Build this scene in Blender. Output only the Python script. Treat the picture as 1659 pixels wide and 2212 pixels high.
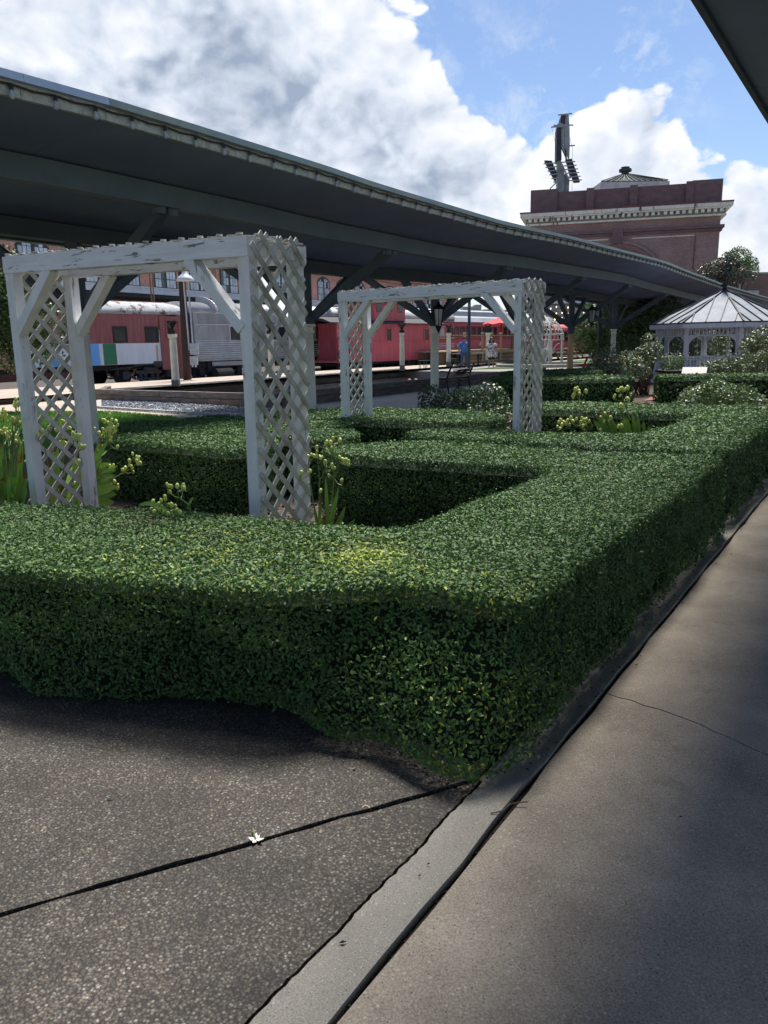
import bpy, bmesh, math, random
import numpy as np
from mathutils import Vector, Matrix
for o in list(bpy.data.objects): bpy.data.objects.remove(o)
S = bpy.context.scene
random.seed(7); rng = np.random.default_rng(7)
R = math.radians
# ------------------------------------------------------------------ camera
EYE = 1.6; PITCH = R(12.4); ROLL = R(1.05); FOC = 1659.0
cd = bpy.data.cameras.new('camera'); cam = bpy.data.objects.new('camera', cd); S.collection.objects.link(cam)
cd.sensor_fit = 'HORIZONTAL'; cd.sensor_width = 36; cd.lens = 36.0; cd.clip_start = .05; cd.clip_end = 3000
cam.matrix_world = Matrix.Translation((0, 0, EYE)) @ Matrix.Rotation(R(90)-PITCH, 4, 'X') @ Matrix.Rotation(-ROLL, 4, 'Z')
S.camera = cam
S.render.engine = 'CYCLES'
# ------------------------------------------------------------------ sky, sun, exposure
SUN_EL = R(66); SUN_AZ = R(16)     # azimuth from +Y towards +X
sdir = Vector((math.sin(SUN_AZ)*math.cos(SUN_EL), math.cos(SUN_AZ)*math.cos(SUN_EL), math.sin(SUN_EL)))
def ray(px, py):
    u = px-829.5; v = py-1106.0
    c, s = math.cos(ROLL), math.sin(ROLL)
    u2 = u*c-v*s; v2 = u*s+v*c
    fw = FOC*math.cos(PITCH)-v2*math.sin(PITCH); up = -FOC*math.sin(PITCH)-v2*math.cos(PITCH)
    return Vector((u2/fw, 1.0, up/fw))
def at(px, py, Y): r = ray(px, py); return Vector((r.x*Y, Y, EYE+r.z*Y))
def gz(px, py, z=0.0): r = ray(px, py); k = (z-EYE)/r.z; return Vector((r.x*k, k, z))
def W(s, t, z=0.0): return Vector((.5501*s+.8351*t, .8351*s-.5501*t, z))
GA = math.atan2(.8351, .5501)

world = bpy.data.worlds.new('World'); S.world = world; world.use_nodes = True
nt = world.node_tree; nt.nodes.clear(); N = nt.nodes.new; L = nt.links.new
def wm(op, a, b=None, c=None, clamp=False):
    n = N('ShaderNodeMath'); n.operation = op; n.use_clamp = clamp
    for i, v in enumerate((a, b, c)):
        if v is None: continue
        if isinstance(v, (int, float)): n.inputs[i].default_value = v
        else: L(v, n.inputs[i])
    return n.outputs[0]
# broad layout of the cloud banks (directions in the sky, angular radius, amount) and of their grey undersides
CLOUDS = [(120, 60, .30, .34), (420, 120, .24, .26), (560, 260, .19, .30), (790, 270, .10, .22), (870, 340, .13, .26), (1000, 420, .16, .34), (1120, 330, .12, .18), (1380, 270, .10, .26), (1300, 330, .09, .20),
          (1450, 210, .06, .14), (1620, 480, .17, .40), (1580, 380, .06, .16), (1250, 400, .12, .2), (1450, 420, .12, .16), (1240, 5, .05, .20), (945, 30, .045, .18), (780, 75, .03, .12), (1520, 180, .03, .12), (850, 40, .11, -.34), (1000, 140, .09, -.20), (1120, 120, .14, -.28), (1350, 90, .14, -.26), (1560, 110, .16, -.30),
          (1575, 280, .085, -.38), (1180, 190, .075, -.26), (1250, 330, .03, -.14), (1500, 400, .04, -.18), (-500, 300, .6, .2), (100, -900, .7, .12), (-900, 600, .9, .1)]
GREYS = [(380, 20, .10, .34), (160, 20, .10, .2), (640, 200, .05, .34), (850, 320, .07, .38), (700, 330, .10, .18), (1080, 440, .09, .26), (1420, 330, .06, .22), (100, 190, .12, .16), (1640, 560, .08, .3)]
tc = N('ShaderNodeTexCoord').outputs['Generated']
sky = N('ShaderNodeTexSky'); sky.sky_type = 'NISHITA'; sky.sun_disc = False
sky.sun_elevation = SUN_EL; sky.sun_rotation = SUN_AZ; sky.air_density = 1.0; sky.dust_density = .4; sky.ozone_density = 1.3
def noise(vec, scale, detail=8, rough=.55, dist=0.0):
    n = N('ShaderNodeTexNoise'); n.inputs['Scale'].default_value = scale; n.inputs['Detail'].default_value = detail
    n.inputs['Roughness'].default_value = rough; n.inputs['Distortion'].default_value = dist
    L(vec, n.inputs['Vector']); return n.outputs['Fac']
def mr(v, a, b, c=0.0, d=1.0, smooth=False):
    n = N('ShaderNodeMapRange'); n.interpolation_type = 'SMOOTHSTEP' if smooth else 'LINEAR'; L(v, n.inputs[0])
    for i, q in enumerate((a, b, c, d)): n.inputs[i+1].default_value = q
    return n.outputs[0]
mp = N('ShaderNodeMapping'); mp.inputs['Scale'].default_value = (1, 1, 1.25); mp.inputs['Location'].default_value = (5.3, 1.7, .4); L(tc, mp.inputs['Vector'])
V0 = mp.outputs[0]
# domain warp so that the edges billow
wn = N('ShaderNodeTexNoise'); wn.inputs['Scale'].default_value = 9; wn.inputs['Detail'].default_value = 5; L(V0, wn.inputs['Vector'])
wv = N('ShaderNodeVectorMath'); wv.operation = 'MULTIPLY_ADD'; L(wn.outputs['Color'], wv.inputs[0]); wv.inputs[1].default_value = (.07, .07, .07); L(V0, wv.inputs[2]); VW = wv.outputs[0]
def puffs(vec):
    """cauliflower relief: inverted voronoi cells at three sizes"""
    tot = None
    for sc, am in ((10, .42), (23, .26), (52, .14)):
        v = N('ShaderNodeTexVoronoi'); v.inputs['Scale'].default_value = sc; L(vec, v.inputs['Vector'])
        x = wm('MULTIPLY', wm('SUBTRACT', .55, v.outputs['Distance']), am); tot = x if tot is None else wm('ADD', tot, x)
    return tot
n1 = noise(VW, 4.2, 9, .60); p1 = puffs(VW)
def blob(px, py, rx, amp):
    d = ray(px, py).normalized(); n = N('ShaderNodeVectorMath'); n.operation = 'DISTANCE'; L(tc, n.inputs[0]); n.inputs[1].default_value = d
    x = wm('DIVIDE', n.outputs['Value'], rx); x = wm('MULTIPLY', x, x); x = wm('MULTIPLY', x, -1.0)
    return wm('MULTIPLY', wm('EXPONENT', x), amp)
cover = 0.0
for b in CLOUDS: cover = wm('ADD', blob(*b), cover)
dens = wm('ADD', wm('ADD', wm('MULTIPLY', n1, 1.0), wm('MULTIPLY', p1, .75)), wm('SUBTRACT', cover, .80))
mask = mr(dens, -.015, .07, smooth=True)
wisp = wm('MULTIPLY', mr(noise(VW, 13, 12, .7), .50, .78), mr(noise(V0, 3.0, 3), .42, .62, 0, .75))
maskw = wm('MAXIMUM', mask, wisp)
# relief: compare the thickness here with the thickness a little towards the light
sh = N('ShaderNodeVectorMath'); sh.operation = 'ADD'; L(VW, sh.inputs[0]); sh.inputs[1].default_value = (-.012, .0, .026)
n3 = noise(sh.outputs[0], 4.2, 8, .58); p3 = puffs(sh.outputs[0])
rel = wm('ADD', wm('MULTIPLY', wm('SUBTRACT', n1, n3), 2.0), wm('MULTIPLY', wm('SUBTRACT', p1, p3), 1.3))
grey = 0.0
for b in GREYS: grey = wm('ADD', blob(*b), grey)
n5 = noise(V0, 6.5, 8, .55)
thick = wm('ADD', mr(dens, .04, .75, 0, .30), wm('ADD', wm('MULTIPLY', grey, mr(n5, .36, .66, .1, .95)), mr(n5, .50, .72, 0, .22)))
br = wm('ADD', wm('SUBTRACT', .93, wm('MINIMUM', thick, .72)), rel)
ramp = N('ShaderNodeValToRGB'); L(br, ramp.inputs[0])
e = ramp.color_ramp.elements; e[0].position = .10; e[0].color = (.27, .33, .43, 1); e[1].position = 1.0; e[1].color = (.80, .81, .82, 1)
m = e.new(.55); m.color = (.56, .61, .70, 1)
class _o: pass
mask_ = _o(); mask_.outputs = [maskw]; mask = mask_
CLOUD_STRENGTH = .44; SKY_STRENGTH = .042
skyc = N('ShaderNodeMixRGB'); skyc.blend_type = 'MULTIPLY'; skyc.inputs[0].default_value = 1; L(sky.outputs[0], skyc.inputs[1]); skyc.inputs[2].default_value = (SKY_STRENGTH*.98, SKY_STRENGTH*1.02, SKY_STRENGTH*1.12, 1)
clc = N('ShaderNodeMixRGB'); clc.blend_type = 'MULTIPLY'; clc.inputs[0].default_value = 1; L(ramp.outputs[0], clc.inputs[1]); clc.inputs[2].default_value = (CLOUD_STRENGTH,)*3+(1,)
mx = N('ShaderNodeMixRGB'); L(mask.outputs[0], mx.inputs[0]); L(skyc.outputs[0], mx.inputs[1]); L(clc.outputs[0], mx.inputs[2])
bg = N('ShaderNodeBackground'); L(mx.outputs[0], bg.inputs[0]); bg.inputs[1].default_value = 1.0
wo = N('ShaderNodeOutputWorld'); L(bg.outputs[0], wo.inputs[0])
world.cycles.sampling_method = 'MANUAL'; world.cycles.sample_map_resolution = 1024
sl = bpy.data.lights.new('sun', 'SUN'); sl.energy = 2.3; sl.angle = R(16); sl.color = (1, .95, .87)
so = bpy.data.objects.new('sun', sl); S.collection.objects.link(so); so.location = (0, 0, 60); so.rotation_euler = (-sdir).to_track_quat('-Z', 'Y').to_euler()
S.view_settings.view_transform = 'Standard'; S.view_settings.look = 'None'; S.view_settings.gamma = 1; S.view_settings.use_curve_mapping = False
S.view_settings.exposure = 1.6
S.cycles.max_bounces = 5; S.cycles.diffuse_bounces = 3; S.cycles.glossy_bounces = 2; S.cycles.transmission_bounces = 3; S.cycles.transparent_max_bounces = 6
# ------------------------------------------------------------------ materials
def mat(name, c1, c2=None, scale=6, rough=.75, metal=0.0, bump=.15, detail=6, stretch=(1, 1, 1), lo=.35, hi=.65, spec=.4, c3=None, s3=1.0, t3=(.6, .7), stretch3=None, bscale=None, alpha=None):
    m = bpy.data.materials.new(name); m.use_nodes = True; t = m.node_tree; p = t.nodes['Principled BSDF']
    p.inputs['Roughness'].default_value = rough; p.inputs['Metallic'].default_value = metal; p.inputs['Specular IOR Level'].default_value = spec
    g = t.nodes.new('ShaderNodeNewGeometry').outputs['Position']
    def mapped(st):
        q = t.nodes.new('ShaderNodeMapping'); q.inputs['Scale'].default_value = st; t.links.new(g, q.inputs['Vector']); return q.outputs[0]
    def nz(v, sc, d=detail, r=.6):
        n = t.nodes.new('ShaderNodeTexNoise'); n.inputs['Scale'].default_value = sc; n.inputs['Detail'].default_value = d; n.inputs['Roughness'].default_value = r
        t.links.new(v, n.inputs['Vector']); return n.outputs['Fac']
    v = mapped(stretch)
    f = nz(v, scale)
    if c2 is None: c2 = tuple(x*.72 for x in c1)
    rp = t.nodes.new('ShaderNodeValToRGB'); t.links.new(f, rp.inputs[0]); el = rp.color_ramp.elements
    el[0].position = lo; el[0].color = (*c2, 1); el[1].position = hi; el[1].color = (*c1, 1)
    out = rp.outputs[0]
    if c3:
        f3 = nz(mapped(stretch3 or stretch), s3, 8, .65)
        mr = t.nodes.new('ShaderNodeMapRange'); t.links.new(f3, mr.inputs[0]); mr.inputs[1].default_value = t3[0]; mr.inputs[2].default_value = t3[1]
        mi = t.nodes.new('ShaderNodeMixRGB'); t.links.new(mr.outputs[0], mi.inputs[0]); t.links.new(out, mi.inputs[1]); mi.inputs[2].default_value = (*c3, 1); out = mi.outputs[0]
    t.links.new(out, p.inputs['Base Color'])
    if bump:
        b = t.nodes.new('ShaderNodeBump'); b.inputs['Strength'].default_value = bump; b.inputs['Distance'].default_value = .01
        t.links.new(nz(v, bscale or scale*5), b.inputs['Height']); t.links.new(b.outputs[0], p.inputs['Normal'])
    return m
def leafmat(name, dark, light, accent=(.44, .50, .06), rough=.42, spec=.45, trans=.12):
    m = bpy.data.materials.new(name); m.use_nodes = True; t = m.node_tree; p = t.nodes['Principled BSDF']
    p.inputs['Roughness'].default_value = rough; p.inputs['Specular IOR Level'].default_value = spec
    a = t.nodes.new('ShaderNodeAttribute'); a.attribute_name = 'tint'
    rp = t.nodes.new('ShaderNodeValToRGB'); t.links.new(a.outputs['Fac'], rp.inputs[0]); el = rp.color_ramp.elements
    el[0].position = 0; el[0].color = (*dark, 1); el[1].position = .8; el[1].color = (*light, 1); y = el.new(1.0); y.color = (*accent, 1)
    t.links.new(rp.outputs[0], p.inputs['Base Color'])
    tr = t.nodes.new('ShaderNodeBsdfTranslucent'); t.links.new(rp.outputs[0], tr.inputs[0])
    mi = t.nodes.new('ShaderNodeMixShader'); mi.inputs[0].default_value = trans
    o = t.nodes['Material Output']; t.links.new(p.outputs[0], mi.inputs[1]); t.links.new(tr.outputs[0], mi.inputs[2]); t.links.new(mi.outputs[0], o.inputs[0])
    return m
def brickmat(name, c1, c2, mortar, sc=1.0, ang=0.0, stain=(.08, .05, .045)):
    m = bpy.data.materials.new(name); m.use_nodes = True; t = m.node_tree; p = t.nodes['Principled BSDF']; p.inputs['Roughness'].default_value = .85
    g = t.nodes.new('ShaderNodeNewGeometry').outputs['Position']
    q = t.nodes.new('ShaderNodeMapping'); q.vector_type = 'POINT'; q.inputs['Rotation'].default_value = (0, 0, -ang); t.links.new(g, q.inputs['Vector'])
    sx = t.nodes.new('ShaderNodeSeparateXYZ'); t.links.new(q.outputs[0], sx.inputs[0]); cb = t.nodes.new('ShaderNodeCombineXYZ')
    t.links.new(sx.outputs[0], cb.inputs[0]); t.links.new(sx.outputs[2], cb.inputs[1])
    b = t.nodes.new('ShaderNodeTexBrick'); b.inputs['Color1'].default_value = (*c1, 1); b.inputs['Color2'].default_value = (*c2, 1); b.inputs['Mortar'].default_value = (*mortar, 1)
    b.inputs['Scale'].default_value = sc; b.inputs['Brick Width'].default_value = .22; b.inputs['Row Height'].default_value = .075; b.inputs['Mortar Size'].default_value = .008
    t.links.new(cb.outputs[0], b.inputs['Vector'])
    n = t.nodes.new('ShaderNodeTexNoise'); n.inputs['Scale'].default_value = .45; n.inputs['Detail'].default_value = 9; n.inputs['Roughness'].default_value = .65; t.links.new(g, n.inputs['Vector'])
    mr = t.nodes.new('ShaderNodeMapRange'); t.links.new(n.outputs[0], mr.inputs[0]); mr.inputs[1].default_value = .42; mr.inputs[2].default_value = .75; mr.inputs[4].default_value = .7
    mi = t.nodes.new('ShaderNodeMixRGB'); t.links.new(mr.outputs[0], mi.inputs[0]); t.links.new(b.outputs[0], mi.inputs[1]); mi.inputs[2].default_value = (*stain, 1)
    n2 = t.nodes.new('ShaderNodeTexNoise'); n2.inputs['Scale'].default_value = 6; n2.inputs['Detail'].default_value = 5; t.links.new(g, n2.inputs['Vector'])
    hs = t.nodes.new('ShaderNodeHueSaturation'); t.links.new(mi.outputs[0], hs.inputs['Color'])
    mr2 = t.nodes.new('ShaderNodeMapRange'); t.links.new(n2.outputs[0], mr2.inputs[0]); mr2.inputs[3].default_value = .6; mr2.inputs[4].default_value = 1.4; t.links.new(mr2.outputs[0], hs.inputs['Value'])
    t.links.new(hs.outputs[0], p.inputs['Base Color'])
    return m
def stonemat(name, cols, cell, big1, big2, rough=.85, bump=.5, mortar=(.05, .045, .04), mix=.5):
    """exposed aggregate: voronoi pebbles with their own colours, bump, and broad darker and paler blotches"""
    m = bpy.data.materials.new(name); m.use_nodes = True; t = m.node_tree; p = t.nodes['Principled BSDF']; p.inputs['Roughness'].default_value = rough
    g = t.nodes.new('ShaderNodeNewGeometry').outputs['Position']
    nn = t.nodes.new('ShaderNodeTexNoise'); nn.inputs['Scale'].default_value = cell*.8; nn.inputs['Detail'].default_value = 2; t.links.new(g, nn.inputs['Vector'])
    ad = t.nodes.new('ShaderNodeVectorMath'); ad.operation = 'MULTIPLY_ADD'; t.links.new(nn.outputs['Color'], ad.inputs[0]); ad.inputs[1].default_value = (.5/cell,)*3; t.links.new(g, ad.inputs[2])
    v = t.nodes.new('ShaderNodeTexVoronoi'); v.inputs['Scale'].default_value = cell; t.links.new(ad.outputs[0], v.inputs['Vector'])
    sp = t.nodes.new('ShaderNodeSeparateColor'); t.links.new(v.outputs['Color'], sp.inputs[0])
    rp = t.nodes.new('ShaderNodeValToRGB'); t.links.new(sp.outputs[0], rp.inputs[0]); el = rp.color_ramp.elements
    el[0].position = 0; el[0].color = (*cols[0], 1); el[1].position = 1; el[1].color = (*cols[-1], 1)
    for i, c in enumerate(cols[1:-1]): k = el.new((i+1)/(len(cols)-1)); k.color = (*c, 1)
    ed = t.nodes.new('ShaderNodeMapRange'); t.links.new(v.outputs['Distance'], ed.inputs[0]); ed.inputs[1].default_value = .35; ed.inputs[2].default_value = .7; ed.inputs[3].default_value = 0; ed.inputs[4].default_value = mix
    mi = t.nodes.new('ShaderNodeMixRGB'); t.links.new(ed.outputs[0], mi.inputs[0]); t.links.new(rp.outputs[0], mi.inputs[1]); mi.inputs[2].default_value = (*mortar, 1)
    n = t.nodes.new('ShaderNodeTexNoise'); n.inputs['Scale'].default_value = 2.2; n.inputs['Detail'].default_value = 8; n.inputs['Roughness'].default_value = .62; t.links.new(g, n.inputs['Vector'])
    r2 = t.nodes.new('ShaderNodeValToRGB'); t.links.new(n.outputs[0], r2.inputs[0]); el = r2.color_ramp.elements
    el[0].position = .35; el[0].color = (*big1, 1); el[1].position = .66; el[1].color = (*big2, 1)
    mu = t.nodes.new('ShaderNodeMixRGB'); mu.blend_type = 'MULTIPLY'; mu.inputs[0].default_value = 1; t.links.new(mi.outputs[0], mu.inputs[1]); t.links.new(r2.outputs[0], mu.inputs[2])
    t.links.new(mu.outputs[0], p.inputs['Base Color'])
    b = t.nodes.new('ShaderNodeBump'); b.inputs['Strength'].default_value = bump; b.inputs['Distance'].default_value = .006; b.invert = True
    t.links.new(v.outputs['Distance'], b.inputs['Height']); t.links.new(b.outputs[0], p.inputs['Normal'])
    return m
def concmat(name, c1, c2, c3, speck=(.45, .44, .41), g1=260, sp=60):
    m = bpy.data.materials.new(name); m.use_nodes = True; t = m.node_tree; p = t.nodes['Principled BSDF']; p.inputs['Roughness'].default_value = .85; K = t.links.new
    g = t.nodes.new('ShaderNodeNewGeometry').outputs['Position']
    def nz(sc, d, r=.6):
        n = t.nodes.new('ShaderNodeTexNoise'); n.inputs['Scale'].default_value = sc; n.inputs['Detail'].default_value = d; n.inputs['Roughness'].default_value = r; K(g, n.inputs['Vector']); return n.outputs['Fac']
    def rg(v, a, b, c=0, d=1):
        n = t.nodes.new('ShaderNodeMapRange'); K(v, n.inputs[0])
        for i, q in enumerate((a, b, c, d)): n.inputs[i+1].default_value = q
        return n.outputs[0]
    def mixc(f, a, b, bl='MIX'):
        n = t.nodes.new('ShaderNodeMixRGB'); n.blend_type = bl
        if isinstance(f, (int, float)): n.inputs[0].default_value = f
        else: K(f, n.inputs[0])
        for i, q in ((1, a), (2, b)):
            if isinstance(q, tuple): n.inputs[i].default_value = (*q, 1)
            else: K(q, n.inputs[i])
        return n.outputs[0]
    big = nz(1.6, 9, .62); base = mixc(rg(big, .36, .66), c2, c1); base = mixc(rg(nz(5, 7, .65), .55, .75, 0, .55), base, c3)
    gr = nz(g1, 3, .7); base = mixc(1.0, base, mixc(rg(gr, .3, .7), (.58, .57, .55), (1.35, 1.34, 1.32)), 'MULTIPLY')
    bh = gr
    for sc, th, col, sel in ((sp, .30, speck, .62), (sp*2.1, .33, speck, .70), (sp*1.4, .30, (.035, .03, .028), .66)):
        v = t.nodes.new('ShaderNodeTexVoronoi'); v.inputs['Scale'].default_value = sc; K(g, v.inputs['Vector']); sc_ = t.nodes.new('ShaderNodeSeparateColor'); K(v.outputs['Color'], sc_.inputs[0])
        a = rg(v.outputs['Distance'], th, th*.6); b = rg(sc_.outputs[0], sel, sel+.05); mu = t.nodes.new('ShaderNodeMath'); mu.operation = 'MULTIPLY'; K(a, mu.inputs[0]); K(b, mu.inputs[1])
        mu2 = t.nodes.new('ShaderNodeMath'); mu2.operation = 'MULTIPLY'; K(mu.outputs[0], mu2.inputs[0]); K(rg(sc_.outputs[1], 0, 1, .15, .75), mu2.inputs[1]); base = mixc(mu2.outputs[0], base, col)
    K(base, p.inputs['Base Color']); b = t.nodes.new('ShaderNodeBump'); b.inputs['Strength'].default_value = .35; b.inputs['Distance'].default_value = .004; K(bh, b.inputs['Height']); K(b.outputs[0], p.inputs['Normal'])
    return m
def emit(name, c, s):
    m = bpy.data.materials.new(name); m.use_nodes = True; p = m.node_tree.nodes['Principled BSDF']
    p.inputs['Base Color'].default_value = (*c, 1); p.inputs['Emission Color'].default_value = (*c, 1); p.inputs['Emission Strength'].default_value = s; return m
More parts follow.
